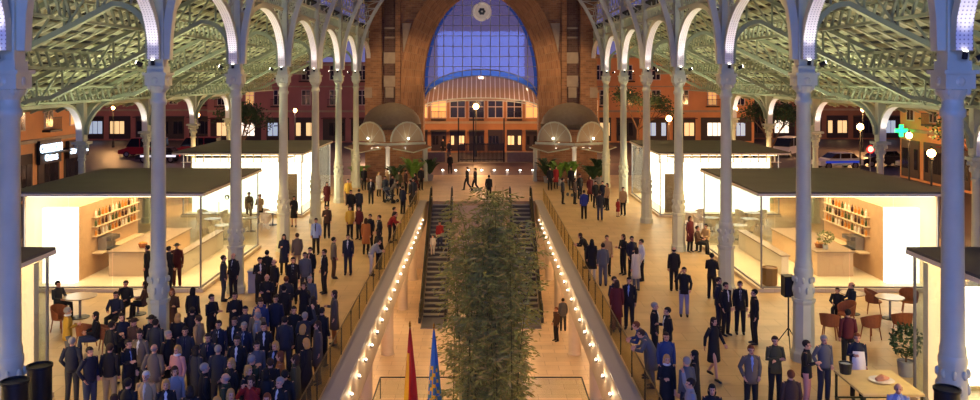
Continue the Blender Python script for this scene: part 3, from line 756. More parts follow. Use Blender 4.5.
t = thing('ice_bucket', (9.15, 21.5, .95), 'dark metal ice bucket at the back of the serving table', 'bucket')
MB().lathe(9.2, 21.45, [(.13,.95),(.17,1.22),(.155,1.22),(.15,1.18)], 14).build('bucket', mat('bucket_dark', (60,62,62), .3, .6), t); MB().lathe(9.2, 21.45, [(.05,1.16),(.13,1.19)], 10).build('ice', mat('ice', (170,180,185), .2), t)
# loudspeaker on tripod next to the column
t = thing('speaker_stand', (9.42, 26.05, 0), 'black tripod stand beside the speaker column', 'stand')
MB().tube([(9.42,26.05,.5),(9.42,26.05,1.72)], .025, 8).build('pole', BLACK, t)
for a in (0.3, 2.4, 4.5): MB().tube([(9.42,26.05,.75),(9.42+.5*math.cos(a),26.05+.5*math.sin(a),.01)], .016, 6).build('leg', BLACK, t)
t = thing('loudspeaker', (9.42, 26.05, 1.72), 'black loudspeaker box raised on a tripod beside the iron column', 'loudspeaker')
MB().rng(9.25, 9.59, 25.87, 26.23, 1.72, 2.35).build('cabinet', BLACK, t); MB().rng(9.28, 9.56, 25.85, 25.87, 1.76, 2.31).build('front_grille', mat('grille', (34,34,36), .8), t)
# black drums at the foot of the near columns
for (x, y, zt, lab) in ((-8.72, 15.9, 2.75, 'tall black cylindrical drum in front of the nearest crowded-side column'), (-8.93, 17.2, 2.6, 'tall black cylindrical drum close beside the nearest crowded-side column'), (8.99, 16.4, 2.42, 'tall black cylindrical drum against the nearest column by the serving table')):
    t = thing('black_drum', (x, y, 0), lab, 'drum')
    MB().lathe(x, y, [(.23,0),(.23,zt-.04)], 20).build('body', BLACK, t, smooth=True); MB().lathe(x, y, [(.25,zt-.05),(.25,zt),(.22,zt),(.22,zt-.03)], 20).build('rim', DKIRON, t, smooth=True)
t = thing('grey_bin', (-8.9, 33.9, 0), 'light grey box bin beside the second nave column near the crowd', 'bin')
MB().rng(-9.1, -8.55, 33.2, 33.7, 0, .8).build('body', mat('bin_grey', (150,150,158), .5), t); MB().rng(-9.13, -8.52, 33.17, 33.73, .8, .86).build('lid', mat('bin_grey'), t)
# ================================================================== escalators
def mk_esc(s):
    t = thing('escalator', (s*2.75, 52, BZ), 'dark escalator rising from the basement %s' % SIDE[s], 'escalator')
    yb, ya = 46.6, 58.0; x0, x1 = s*2.08, s*3.24
    def zz(y): return BZ+min(1, max(0, (y-yb-.9)/(ya-yb-1.9)))*(-BZ)
    n = 24; m = MB(); st = mat('escalator_step', (134,130,120), .5, 0); dk = mat('escalator_riser', (66,62,58), .6)
    for i in range(n):
        y = yb+.9+i*(ya-yb-1.9)/n; z = zz(y+.4); dy = (ya-yb-1.9)/n
        a = MB().rng(x0, x1, y, y+dy, z-.28, z-.05)
        m.add(a.v, a.f, 0)
        a = MB().rng(x0, x1, y-.01, y+.03, z-.26, z-.09); m.add(a.v, a.f, 1)
    m.build('steps', [st, dk], t)
    for xs in (s*1.96, s*3.36):
        P = [(xs, yb, BZ+.35), (xs, yb-.15, BZ+.7), (xs, yb+.1, BZ+.98), (xs, yb+.9, BZ+1.0), (xs, ya-1.0, 1.0), (xs, ya-.2, 1.0), (xs, ya-.02, .75), (xs, ya-.05, .35)]
        MB().tube(P, .05, 8).build('handrail', BLACK, t)
        m = MB(); m.ext([(xs-.01, yb, BZ+.25), (xs-.01, yb+.9, BZ+.25), (xs-.01, ya-1, .25), (xs-.01, ya-.1, .25), (xs-.01, ya-.1, .95), (xs-.01, ya-1, .95), (xs-.01, yb+.9, BZ+.95), (xs-.01, yb, BZ+.9)], (.02, 0, 0)); m.build('glass_side', RAILG, t)
        w = .07; m = MB(); m.ext([(xs-w, yb-.2, BZ), (xs-w, yb+1.6, BZ-.0), (xs-w, ya-.3, -.35), (xs-w, ya, -.3), (xs-w, ya, .28), (xs-w, ya-1, .28), (xs-w, yb+.9, BZ+.28), (xs-w, yb-.2, BZ+.28)], (2*w, 0, 0)); m.build('skirt', mat('escalator_skirt', (70,68,66), .4, .5), t)
        MB().ball((xs, yb-.1, BZ+.2), .06, 8, 5).build('newel_light', SPOTE, t)
    MB().rng(x0, x1, yb-1.2, yb+.9, BZ, BZ+.03).build('landing_plate', STEEL, t)
for s in (-1, 1): mk_esc(s)
# ================================================================== bamboo
def mk_bamboo():
    t = thing('bamboo_clump', (.3, 30.8, BZ), 'tall feathery green bamboo rising from the basement between the escalators', 'bamboo')
    rnd = random.Random(5); cul = mat('bamboo_culm', (84,92,46), .5, noise=.2); lf = MB()
    MB().rng(-1.6, 2.2, 29.2, 32.4, BZ, BZ+.45).build('planter', CONC, t)
    MB().rng(-1.5, 2.1, 29.3, 32.3, BZ+.45, BZ+.48).build('soil', mat('soil', (60,44,30), .9), t)
    for i in range(34):
        bx, by = .5+rnd.gauss(0, .75), 30.8+rnd.gauss(0, .6)
        bx = min(2.1, max(-1.2, bx)); by = min(32.1, max(29.5, by)); hgt = rnd.uniform(6.0, 9.3)
        lx, ly = rnd.gauss(0, .55), rnd.gauss(0, .5); pts = []
        for k in range(9):
            u = k/8; pts.append(Vector((bx+lx*u*u, by+ly*u*u, BZ+.45+hgt*u)))
        MB().tube(pts, [.024*(1-.75*k/8) for k in range(9)], 5).build('culm', cul, t)
        nb = 105
        for b in range(nb):
            u = .05+.95*rnd.random(); k = min(7, int(u*8)); c = pts[k].lerp(pts[k+1], u*8-k)
            an = rnd.uniform(0, 2*PI); L = rnd.uniform(.25, .95)*(1-.25*u); d = Vector((math.cos(an), math.sin(an), rnd.uniform(.1, .7)))
            for q in range(9):
                v = (q+1)/9; p = c+d*L*v+Vector((0,0,-.45*L*v*v))
                dd = Vector((rnd.gauss(math.cos(an), .9), rnd.gauss(math.sin(an), .9), rnd.uniform(-1.0, .25))).normalized(); ll = rnd.uniform(.17, .33)
                w = dd.cross(Vector((rnd.uniform(-1,1), rnd.uniform(-1,1), rnd.uniform(-1,1)))).normalized()*ll*.12
                lf.add([p, p+dd*ll*.45+w, p+dd*ll, p+dd*ll*.45-w], [(0,1,2,3)], 0 if rnd.random() < .72 else 1)
    f = lf.build('foliage', [mat('bamboo_leaf', (140,146,76), .5, noise=.3, nscale=1.5), mat('bamboo_leaf_dry', (166,152,84), .5)], t); f['kind'] = 'stuff'
mk_bamboo()
# ================================================================== flags
def mk_flag(x, y, label, kind):
    t = thing('flag_on_pole', (x, y, BZ), label, 'flag'); zt = -.55
    MB().tube([(x, y, BZ), (x, y, zt)], .025, 8).build('pole', mat('flag_pole', (90,70,50), .4), t)
    MB().lathe(x, y, [(.25,BZ),(.22,BZ+.06),(.04,BZ+.1)], 14).build('base', STEEL, t)
    MB().lathe(x, y, [(.01,zt),(.05,zt+.05),(.03,zt+.1),(.045,zt+.13),(.005,zt+.24)], 8).build('finial', mat('brass', (150,110,50), .3, .8), t)
    vs = []; fs = []; nz_, nu = 24, 22; cols = []
    for i in range(nz_+1):
        v = i/nz_; z = zt-.02-v*3.0; r = .04+.42*v**.9
        for k in range(nu):
            a = 2*PI*k/nu; rr = r*(.62+.16*math.sin(5*a+2.5*v)+.10*math.sin(3*a+1))
            vs.append((x+rr*math.cos(a)*.85, y+rr*math.sin(a), z))
    mi = []
    for i in range(nz_):
        for k in range(nu):
            fs.append((i*nu+k, i*nu+(k+1) % nu, (i+1)*nu+(k+1) % nu, (i+1)*nu+k)); v = i/nz_; a = (k/nu*2*PI)
            if kind == 'spain': c = 1 if (v > .28 and 2.6 < a < 4.55) else 0
            else: c = 0 if v < .38 else ((i//2*3+k//3*2+(i*k) % 3) % 3)
            mi.append(c)
    m = MB(); m.add(vs, fs); m.mi = mi
    M = [mat('flag_red', (168,20,28), .7), mat('flag_gold', (214,168,30), .7), mat('flag_red')] if kind == 'spain' else [mat('flag_blue', (40,104,190), .7), mat('flag_gold'), mat('flag_teal', (60,120,130), .7)]
    m.build('cloth', M, t, smooth=True)
mk_flag(-2.55, 30.5, 'furled red and yellow striped flag on a pole, left of the blue flag', 'spain')
mk_flag(-1.68, 30.3, 'furled blue flag with yellow patches on a pole beside the bamboo', 'val')
# ================================================================== corner pavilions
GLOW = mat('tympanum_glass', (186,164,126), .5)
def mk_pav(s):
    x, y = s*7.42, 67.6
    t = thing('entrance_pavilion', (x, y+2, 0), 'small glazed pavilion with arched tympana and wavy canopy %s' % SIDE[s], 'pavilion')
    C0 = Vector((x, y, 0)); C1 = Vector((x-3.0, y+1.6, 0)); C2 = Vector((x+2.9, y+1.6, 0)); C3 = Vector((x-2.6, y+4.6, 0)); C4 = Vector((x+2.4, y+4.6, 0))
    for c, nm in ((C0, 0), (C1, 1), (C2, 1)): 
        MB().lathe(c.x, c.y, [(.22,0),(.2,.3),(.17,.35),(.17,2.75),(.26,2.95)], 12).build('column', CREAM if nm == 0 else PAINT, t)
    for A, B in ((C0, C1), (C0, C2)):
        d = (B-A); L = d.length; d.normalize(); nrm = Vector((d.y, -d.x, 0)); nrm = nrm if nrm.y < 0 else -nrm
        c = (A+B)/2; r = L/2-.25; pts = [c+d*(-r*math.cos(PI*i/12))+Vector((0,0,3.3+1.55*math.sin(PI*i/12))) for i in range(13)]
        m = MB(); m.ext([p for p in pts], nrm*-.04); m.build('tympanum', GLOW, t)
        m = MB(); m.tube([p+nrm*.05 for p in pts], .07, 6); 
        for i in range(3, 10, 2): m.beam(pts[i], c+Vector((0,0,3.2)), .03)
        m.beam(A+Vector((0,0,3.1)), B+Vector((0,0,3.1)), .14, .2); m.build('arch_frame', PAINT, t)
        # low wall and glazed front below
        m = MB(); m.beam(A+Vector((0,0,.45)), B+Vector((0,0,.45)), .15, .9); m.build('low_wall', BRICK, t)
        m = MB(); q = [A+Vector((0,0,3.0)), B+Vector((0,0,3.0)), B+nrm*1.1+Vector((0,0,2.85)), c+nrm*1.3+Vector((0,0,2.5)), A+nrm*1.0+Vector((0,0,2.85))]
        m.ext(q, (0,0,.03)); m.build('glass_canopy', CANGL, t)
        m = MB(); m.tube([q[1]+nrm*1.1+Vector((0,0,-.15)), q[3], q[4]], .05, 6); m.build('canopy_rim', PAINT, t)
        light('pavilion_lamp', 'POINT', tuple(c-nrm*.9+Vector((0,0,3.6))), 30, (1,.78,.5), shadow_soft_size=.1)
        light('pavilion_front_lamp', 'POINT', tuple(c+nrm*.35+Vector((0,0,3.55))), 7, (1,.82,.55), shadow_soft_size=.06)
        b = MB().ball(tuple(c+nrm*.3+Vector((0,0,3.55))), .08, 8, 6); b.build('bulb', SPOTE, t)
    light('pavilion_column_fill', 'SPOT', (x, y-.75, .15), 200, (1,.93,.75), target=(x, y, 2.0), spot_size=math.radians(60), spot_blend=.5, shadow_soft_size=.08)  # added floor spot to brighten the front column
    # domed zinc roof
    vs = []; n = 16; ctr = Vector((x, y+3.2, 0)); out = [C1, C0, C2, C4, C3]
    def ringpt(a, k, z):
        return (ctr.x+3.3*k*math.cos(a), ctr.y+2.9*k*math.sin(a), z)
    rings = [(.72, 3.3), (.74, 4.6), (.68, 5.2), (.54, 5.75), (.32, 6.15), (.08, 6.35)]
    for k, z in rings:
        for i in range(n): vs.append(ringpt(2*PI*i/n, k, z))
    fs = [(r*n+i, r*n+(i+1) % n, (r+1)*n+(i+1) % n, (r+1)*n+i) for r in range(len(rings)-1) for i in range(n)]
    fs = [f for f in fs if not (f[0] < n and n*.5 <= f[0] % n < n)]
    fs.append(tuple((len(rings)-1)*n+i for i in range(n)))
    MB().add(vs, fs).build('domed_roof', mat('zinc_roof', (120,104,84), .7, noise=.1), t, smooth=True)
    m = MB(); m.rng(x-2.4, x+2.4, y+4.5, y+4.7, 0, 4); m.build('back_wall', BRICK, t)
for s in (-1, 1): mk_pav(s)
# potted palms and shrubs round the pavilions
def palm(x, y, h, r, label, lm, n=16):
    t = thing('potted_palm', (x, y, 0), label, 'plant', 'potted plants by the pavilions'); rnd = random.Random(int(x*37+y*11))
    MB().lathe(x, y, [(.22,0),(.32,.5),(.28,.5),(.28,.45)], 12).build('pot', POTC, t)
    m = MB()
    for i in range(n):
        a = 2*PI*i/n+rnd.uniform(-.2,.2); L = r*rnd.uniform(.8, 1.1); up = rnd.uniform(.3, 1); prev = Vector((x, y, .5))
        for k in range(1, 7):
            u = k/6; p = Vector((x+L*u*math.cos(a), y+L*u*math.sin(a), .5+(h-.5)*(1.25*u*up+.35*u-.9*u*u*up*.9)))
            d = p-prev; sd = d.cross(Vector((0,0,1))).normalized()
            for q in (-1, 1): m.add([prev, p, p+sd*q*.22+d*.6, prev+sd*q*.2+d*.9], [(0,1,2,3)])
            prev = p
    m.build('fronds', lm, t)['kind'] = 'stuff'
for (x, y, h, r, lab, lm) in ((-5.3, 66.6, 2.6, 1.0, 'bright green potted palm by the crowded-side pavilion, nearest the gable', LEAF2), (-4.2, 69.5, 2.2, .9, 'dark potted palm against the gable pier near the crowd', LEAF),
    (-6.6, 66.3, 1.9, .9, 'low dark potted palm beside the white pavilion column near the crowd', LEAF), (-9.6, 66.8, 1.7, .9, 'yellow-green low potted palm behind the crowd by the brick wall', LEAF2),
    (5.3, 68.2, 2.3, .9, 'dark potted palm at the gable pier beyond the serving table', LEAF), (6.1, 66.4, 2.3, .9, 'bright potted palm in front of the serving-side pavilion', LEAF2), (7.0, 66.2, 2.4, .8, 'lit yellow-green palm beside the white pavilion column', LEAF2),
    (8.7, 66.1, 2.0, 1.0, 'bushy dark palm between pavilion column and nave column', LEAF), (9.4, 67.5, 2.5, .9, 'tall dark palm behind the farthest nave column', LEAF)):
    palm(x, y, h, r, lab, lm)
# ================================================================== street
def building(name, loc, label, X0, X1, Y, z, facing, col, floors, bay, shop, win, seed, g=4.0, ww=.62):
    """facing 'y': front in plane y=Y spanning X0..X1, facing the camera; facing 'x': front in plane x=Y spanning y X0..X1 facing the market"""
    rnd = random.Random(seed); t = thing(name, loc, label, 'building')
    inward = -1 if facing == 'y' else (-1 if Y > 0 else 1)
    def bx(m, a0, a1, d0, d1, z0, z1, mi=0):
        "d = distance out of the front"
        if facing == 'y': return m.rng(a0, a1, Y+inward*d0, Y+inward*d1, z0, z1, mi)
        return m.rng(Y+inward*d0, Y+inward*d1, a0, a1, z0, z1, mi)
    m = MB(); bx(m, X0, X1, -6, 0, -.1, z); m.build('wall', col, t)
    m = MB(); bx(m, X0-.1, X1+.1, 0, .35, z-.5, z-.2); bx(m, X0, X1, 0, .2, g-.1, g+.15)
    for f in range(1, floors): bx(m, X0, X1, 0, .12, g+f*3.3-.1, g+f*3.3+.05)
    m.build('cornice', STONE, t)
    nb = int((X1-X0)/bay); w = (X1-X0)/nb
    dkg = mat('night_window', (38,34,44), .15); lit = emis('lit_window', (255,196,120), .6)
    for i in range(nb):
        c = X0+(i+.5)*w
        for f in range(floors):
            z0 = g+.9*(g/4)**2+f*3.3
            if z0+1.9 > z-.4: continue
            p = MB(); bx(p, c-ww, c+ww, 0, .07, z0-.1, z0+1.95)
            fr_ = p.build('window_frame', win, t)
            p = MB(); bx(p, c-ww+.12, c-.05, .06, .09, z0, z0+1.15); bx(p, c+.05, c+ww-.12, .06, .09, z0, z0+1.15); bx(p, c-ww+.12, c-.05, .06, .09, z0+1.25, z0+1.85); bx(p, c+.05, c+ww-.12, .06, .09, z0+1.25, z0+1.85); p.build('pane', lit if rnd.random() < .12 else dkg, fr_)
            if (i+f) % 2 == 0:
                p = MB(); bx(p, c-.85, c+.85, 0, .6, z0-.35, z0-.2)
                k = c-.8
                while k < c+.82: bx(p, k, k+.03, .55, .58, z0-.2, z0+.65); k += .16
                bx(p, c-.85, c+.85, .53, .6, z0+.65, z0+.7); p.build('balcony', DKIRON, t)
        # ground floor shop front
        L_ = rnd.random() < shop
        sm = emis('lit_shop_window_%d' % (i % 3), [(255,214,150), (255,236,214), (190,210,235)][i % 3], [.9, 1.5, .6][i % 3]) if L_ else mat('night_shop_window', (30,28,32), .15)
        p = MB(); bx(p, c-w*.40, c+w*.40, 0, .08, .1, g-.8); fr_ = p.build('shop_front', mat('shop_frame', (52,38,32), .5), t)
        p = MB(); [bx(p, c-w*.36+q*w*.18+.04, c-w*.36+(q+1)*w*.18-.04, .06, .10,   .8, g-1.5) for q in range(4) if (q+i) % 4]; p.build('shop_window', sm, fr_)
        if rnd.random() < .5:
            p = MB(); bx(p, c-w*.42, c+w*.42,   .05, 1.0, g-.95, g-.85); p.build('awning', mat('awning_%d' % (seed % 2), [(92,26,24), (64,58,52)][seed % 2], .7), t)
    return t
OCH = mat('ochre_render', (214,150,96), .8, noise=.1, nscale=.5); ROSE = mat('rose_render', (170,112,104), .8, noise=.1, nscale=.5); BRN = mat('brown_render', (150,104,80), .8, noise=.1, nscale=.5)
WINW = mat('pale_window_frame', (208,188,170), .6)
building('corner_building', (-31, 55, 0), 'ochre corner building with glowing shop sign seen under the crowded-side roof', 44, 66.5, -31, 15, 'x', OCH, 3, 3.4, .3, WINW, 3)
building('corner_building', (36, 58, 0), 'orange corner building with green cross sign beyond the aisle roof', 44, 73, 36, 15, 'x', OCH, 3, 3.6, .4, WINW, 4)
building('apartment_building', (-60, 116, 0), 'dark rose building across the street behind the parked red vans', -84, -36.5, 116, 15, 'y', ROSE, 3, 3.6, .2, WINW, 5)
building('apartment_building', (-24, 112, 0), 'violet-grey building with bright shops behind the crowded-side kiosk', -36, -13.8, 112, 10.5, 'y', ROSE, 2, 3.2, .7, WINW, 6)
building('apartment_building', (0, 97, 0), 'orange building with shopfronts framed by the great arch', -10.2, 13.5, 97, 7.2, 'y', mat('dull_ochre_render', (176,122,80), .8, noise=.12, nscale=.5), 1, 2.15, .4, WINW, 7, 3.3, .93)
building('apartment_building', (24, 112, 0), 'red-orange building with balconies behind the far nave columns', 13.8, 36, 112, 11.5, 'y', OCH, 2, 3.4, .5, WINW, 8)
building('apartment_building', (60, 118, 0), 'tall orange-brown building behind the parked cars', 36.5, 92, 118, 16, 'y', BRN, 3, 3.6, .6, WINW, 9)
# street lamps, several of them added to light the house fronts
def lamp(x, y, h, label, e=900, sc=1.0, col=(1,.50,.18), grp='street lamps'):
    t = thing('street_lamp', (x, y, -.1), label, 'street lamp')
    MB().lathe(x, y, [(.16,-.1),(.14,.5),(.06,.7),(.05,h-.25),(.12,h-.2),(.12,h-.12)], 10).build('pole', DKIRON, t, smooth=True)
    MB().ball((x, y, h+.14*sc), .21*sc, 12, 8).build('globe', LAMP, t, smooth=True); MB().lathe(x, y, [(.12*sc,h+.36*sc),(.03,h+.5*sc)], 8).build('cap', DKIRON, t)
    light('lamp_glow', 'POINT', (x, y-.4*sc, h+.14), e, col, shadow_soft_size=.25, parent=t)
lamp(23.1, 43.6, 4.4, 'globe street lamp just outside the serving-side aisle, nearest the camera', 500)
lamp(28.7, 57, 4.4, 'globe street lamp under the green cross sign', 900)
lamp(29, 65, 4.5, 'glaring orange street lamp by the parked police car', 1300, 1.2)
lamp(19.9, 90, 3.9, 'glaring orange street lamp behind the far nave columns', 2400, 1.5)
lamp(-.55, 92, 5.1, 'bright orange lantern framed by the great arch', 1700, 1.5)
lamp(12, 91, 4.5, 'added street lamp hidden behind the gable beyond the serving side', 1300)  # added out of sight to light the building behind the arch
lamp(-12, 91, 4.5, 'added street lamp hidden behind the gable beyond the crowd', 1800, 1, (1,.55,.3))  # its unseen counterpart, likewise added for the house fronts
lamp(-21, 96, 4.6, 'street lamp behind the far kiosk near the crowd', 1200, 1, (1,.55,.4))
lamp(-26.6, 70, 4.6, 'added street lamp by the ochre corner building near the crowd', 380)  # added lamp tucked behind a column, lights the ochre wall
lamp(-28, 84, 4.6, 'street lamp beside the parked red vans', 900, 1, (1,.5,.35))
lamp(-45, 104, 4.6, 'street lamp in front of the dark rose building', 1500)
lamp(44, 98, 4.6, 'street lamp in front of the orange-brown building', 4200)
lamp(30, 100, 4.6, 'street lamp behind the white van', 3000)
lamp(27, 48, 4.4, 'street lamp between the aisle and the orange corner building', 700)
# shop signs
def text(s_, size, loc, rot, m, name, parent, bold=.0):
    c = bpy.data.curves.new(name, 'FONT'); c.body = s_; c.size = size; c.extrude = .03; c.offset = bold; c.align_x = 'CENTER'; c.align_y = 'CENTER'
    q = bpy.data.objects.new(name, c); COL.objects.link(q); bpy.context.view_layer.update(); me = bpy.data.meshes.new_from_object(q.evaluated_get(bpy.context.evaluated_depsgraph_get())); bpy.data.objects.remove(q); o = bpy.data.objects.new(name, me); COL.objects.link(o); o.data.materials.clear(); o.data.materials.append(m); o.parent = parent; o.location = Vector(loc)-parent.location; o.rotation_euler = rot; return o
SG = emis('sign_light', (210,235,255), 5)
t = thing('shop_sign', (-30.7, 60.5, 3.0), 'glowing blue-white two-line shop sign on the ochre building', 'sign')
MB().rng(-30.86, -30.6, 59.0, 62.0, 2.35, 4.0).build('board', mat('sign_dark', (16,16,24), .4), t)
text('CURZON', .72, (-30.56, 60.5, 3.42), (PI/2, 0, PI/2), SG, 'upper_line', t, .03); text('Cuinat', .62, (-30.56, 60.5, 2.78), (PI/2, 0, PI/2), SG, 'lower_line', t, .03)
t = thing('shop_sign', (-30.7, 64.5, 3.0), 'long white glowing strip sign at the ochre building corner', 'sign')
MB().rng(-30.86, -30.6, 63.2, 66.3, 2.4, 3.7).build('board', mat('sign_dark'), t); MB().rng(-30.6, -30.5, 63.4, 66.0, 2.75, 3.1).build('light_strip', SG, t)
t = thing('pharmacy_cross', (35.2, 71, 4.2), 'green glowing pharmacy cross on the orange corner building', 'sign')
m = MB(); g = emis('green_neon', (30,255,110), 5)
m.rng(34.6, 35.6, 70.9, 71.05, 3.85, 4.15); m.rng(34.95, 35.25, 70.9, 71.05, 3.5, 4.5); m.build('cross', g, t); MB().rng(35.4, 36.0, 70.98, 71.02, 3.95, 4.05).build('bracket', DKIRON, t)
t = thing('road_sign', (30.9, 67.5, -.1), 'round red and white road sign beside the parked cars', 'sign')
m = MB().tube([(30.9,67.5,-.1),(30.9,67.5,2.9)], .04, 8); m.build('pole', STEEL, t)
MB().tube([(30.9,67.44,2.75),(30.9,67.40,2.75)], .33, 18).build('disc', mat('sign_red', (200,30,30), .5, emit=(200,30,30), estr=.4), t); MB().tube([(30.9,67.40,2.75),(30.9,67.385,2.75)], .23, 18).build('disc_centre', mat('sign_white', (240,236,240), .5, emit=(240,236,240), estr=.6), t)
# cars
def car(x, y, rz, label, bm_, van=False, stripe=None, name='car'):
    t = thing(name, (0,0,0), label, 'car' if not van else 'van'); L, Wd = (4.3, 1.75) if not van else (4.8, 1.9); hh = 1.0 if not van else 1.1; top = 1.45 if not van else 2.0
    hl = L/2
    prof = [(-hl,.35),(-hl,.75),(-hl+.9,hh-.08),(-hl+.95,hh),(hl-.55,hh),(hl-.05,hh-.1),(hl,.7),(hl,.35)] 
    m = MB(); m.ext([(a, -Wd/2, b) for a, b in prof], (0, Wd, 0)); m.build('body', bm_, t)
    cab = [(-hl+1.0,hh),(-hl+1.7,top),(hl-.9,top),(hl-.4,hh)] if not van else [(-hl+.8,hh),(-hl+1.4,top),(hl-.1,top),(hl-.03,hh)]
    m = MB(); m.ext([(a, -Wd/2+.1, b) for a, b in cab], (0, Wd-.2, 0)); g = m.build('windows', mat('car_glass', (24,26,34), .1), t)
    m = MB(); m.ext([(cab[1][0]-.05, -Wd/2+.14, top), (cab[2][0]+.05, -Wd/2+.14, top), (cab[2][0]-.05, -Wd/2+.16, top+.04), (cab[1][0]+.1, -Wd/2+.16, top+.04)], (0, Wd-.3, 0))
    for xx in (-.15, .9): m.rng(xx, xx+.08, -Wd/2+.08, Wd/2-.08, hh, top)
    m.build('roof', bm_, t)
    for sx in (-1, 1):
        for sy in (-1, 1):
            w = MB().tube([(sx*hl*.62, sy*(Wd/2-.16), .33), (sx*hl*.62, sy*(Wd/2+.01), .33)], .33, 14, ref=(1,0,0)).build('wheel', BLACK, t)
            MB().tube([(sx*hl*.62, sy*(Wd/2+.01), .33), (sx*hl*.62, sy*(Wd/2+.02), .33)], .2, 12).build('hub', STEEL, w)
    m = MB(); [m.rng(-hl-.02, -hl+.02, q*.55-.15, q*.55+.15, .62, .75) for q in (-1, 1)]; m.build('headlight', mat('headlight', (230,225,210), .2), t)
    m = MB(); [m.rng(hl-.02, hl+.02, q*.6-.12, q*.6+.12, .65, .8) for q in (-1, 1)]; m.build('tail_light', mat('tail_light', (190,20,20), .3, emit=(255,30,20), estr=1), t)
    if stripe:
        m = MB(); [m.rng(-hl+.5, hl-.3, q*(Wd/2+.005)-.006, q*(Wd/2+.005)+.006, .58, .78) for q in (-1, 1)]; m.build('stripe', stripe, t)
    t.location = (x, y, -.1); t.rotation_euler = (0, 0, rz)
SILV = mat('car_silver', (190,186,190), .3, .3); WHT = mat('car_white', (225,220,215), .3); REDC = mat('car_red', (150,26,26), .35); DKC = mat('car_dark', (40,36,44), .3, .3)
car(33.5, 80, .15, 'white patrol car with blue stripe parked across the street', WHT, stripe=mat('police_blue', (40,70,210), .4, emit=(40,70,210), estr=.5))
car(38.5, 82, .1, 'dark parked car with small red rear lights past the patrol car', DKC)
car(33.4, 93, .9, 'white van parked behind the slim aisle columns', WHT, True)
car(41, 79, .2, 'silver parked car near the orange corner building', SILV)
car(27.5, 90, .4, 'small silver car behind the white van', SILV)
car(-36.5, 92, 0, 'red van parked beyond the crowded-side aisle, nearest the corner', REDC, True)
car(-31.0, 93, 0, 'red van parked next to another red van', REDC, True)
car(-24.5, 92, .1, 'dark car parked behind the crowded-side kiosk roof', DKC)
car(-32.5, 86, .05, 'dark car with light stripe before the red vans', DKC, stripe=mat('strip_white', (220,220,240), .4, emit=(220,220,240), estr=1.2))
# gate and low walls beyond the arch
t = thing('iron_gate', (0, 85, 0), 'dark iron railing gate between tall posts beyond the arch', 'gate')
m = MB(); x = -2.1
while x < 2.3: m.rng(x-.04, x+.04, 84.98, 85.02, 0, 1.9); x += .13
m.rng(-2.1, 2.3, 84.97, 85.03, .2, .28); m.rng(-2.1, 2.3, 84.97, 85.03, 1.7, 1.78); m.build('railing', DKIRON, t)
for x in (-2.25, -.75, 2.3): MB().rng(x-.07, x+.07, 84.93, 85.07, 0, 4.4 if x != -.75 else 4.9).build('post', DKIRON, t)
for x0, x1, l in ((2.6, 5.9, 'low grey wall beyond the arch, right of the iron gate'), (-5.9, -3.6, 'low grey wall beyond the arch, left of the iron gate')):
    t = thing('low_wall', (x0, 85, 0), l, 'wall', None, 'thing'); MB().rng(x0, x1, 84.8, 85.2, 0, .95).build('body', mat('grey_render', (128,110,104), .8, noise=.1), t); MB().rng(x0-.05, x1+.05, 84.75, 85.25, .95, 1.03).build('coping', STONE, t)
# street trees
def tree(x, y, h, label, seed, leafy=True):
    t = thing('street_tree', (x, y, -.1), label, 'tree'); rnd = random.Random(seed); m = MB(); f = MB()
    def grow(p, d, L, r, dep):
        q = p+d*L; m.tube([p, q], [r, r*.7], 6)
        if dep == 0:
            for i in range(24 if leafy else 5):
                c = q+Vector((rnd.gauss(0,.45), rnd.gauss(0,.45), rnd.gauss(0,.35))); a = Vector((rnd.gauss(0,1), rnd.gauss(0,1), rnd.gauss(0,1))).normalized()*.13; b = a.cross(Vector((rnd.gauss(0,1),1,0))).normalized()*.07
                f.add([c-a, c+b, c+a, c-b], [(0,1,2,3)])
            return
        for i in range(3): grow(q, (d+Vector((rnd.gauss(0,.5), rnd.gauss(0,.5), rnd.uniform(0,.4)))).normalized(), L*.68, r*.62, dep-1)
    grow(Vector((x, y, -.1)), Vector((0,0,1)), h*.38, .16, 4)
    m.build('trunk', WOOD, t); f.build('foliage', LEAF, t)['kind'] = 'stuff'
tree(31.5, 54, 6.2, 'thin street tree lit orange beside the globe lamp', 3)
tree(26, 76, 6, 'dark street tree behind the slim columns near the patrol car', 4)
tree(17.5, 95, 7, 'street tree behind the far nave columns on the serving side', 6)
tree(-22, 78, 6, 'dark street tree behind the crowded-side far kiosk', 8)
# pavement cafe chairs before the ochre building
for i in range(9):
    put_chair(0, 0, i*.9, 'dark pavement chair outside the ochre building, %s from the camera' % ORD[i], xy=(-27.3+(i % 2)*1.1, 57+i*1.15))
    c = list(COL.objects)
# ================================================================== people
SKIN = mat('skin', (214,160,128), .6); EYE = mat('eye_dark', (30,22,20), .3); LIP = mat('lips', (170,90,84), .5)
PC = {}
def pmat(kind, rgb): return mat('%s_%d_%d_%d' % ((kind,)+tuple(rgb)), rgb, .8 if kind != 'shoe' else .4)
POSES = {}
def pose(name, sh=(.158,.0,1.425), elb=None, wri=None, hips=None, knee=None, ank=None, pel=(0,0,.95), neck=(0,0,1.49), head=(0,-.015,1.60), chest=(0,0,1.28), sd=None):
    POSES[name] = dict(sh=sh, elb=elb or ((-.205,.04,1.14),(.215,.03,1.15)), wri=wri or ((-.20,-.07,.90),(.215,-.03,.89)), knee=knee or ((-.10,-.02,.50),(.10,-.02,.50)),
        ank=ank or ((-.11,.02,.09),(.11,.02,.09)), pel=pel, neck=neck, head=head, chest=chest, sd=sd)
pose('stand')
pose('pocket', elb=((-.255,.09,1.17),(.25,.08,1.16)), wri=((-.19,-.06,.96),(.18,-.07,.96)))
pose('crossed', elb=((-.225,-.03,1.15),(.225,-.03,1.15)), wri=((.06,-.21,1.20),(-.08,-.24,1.16)))
pose('hold', elb=((-.22,-.0,1.15),(.21,.04,1.15)), wri=((-.12,-.24,1.22),(.20,-.05,.89)))
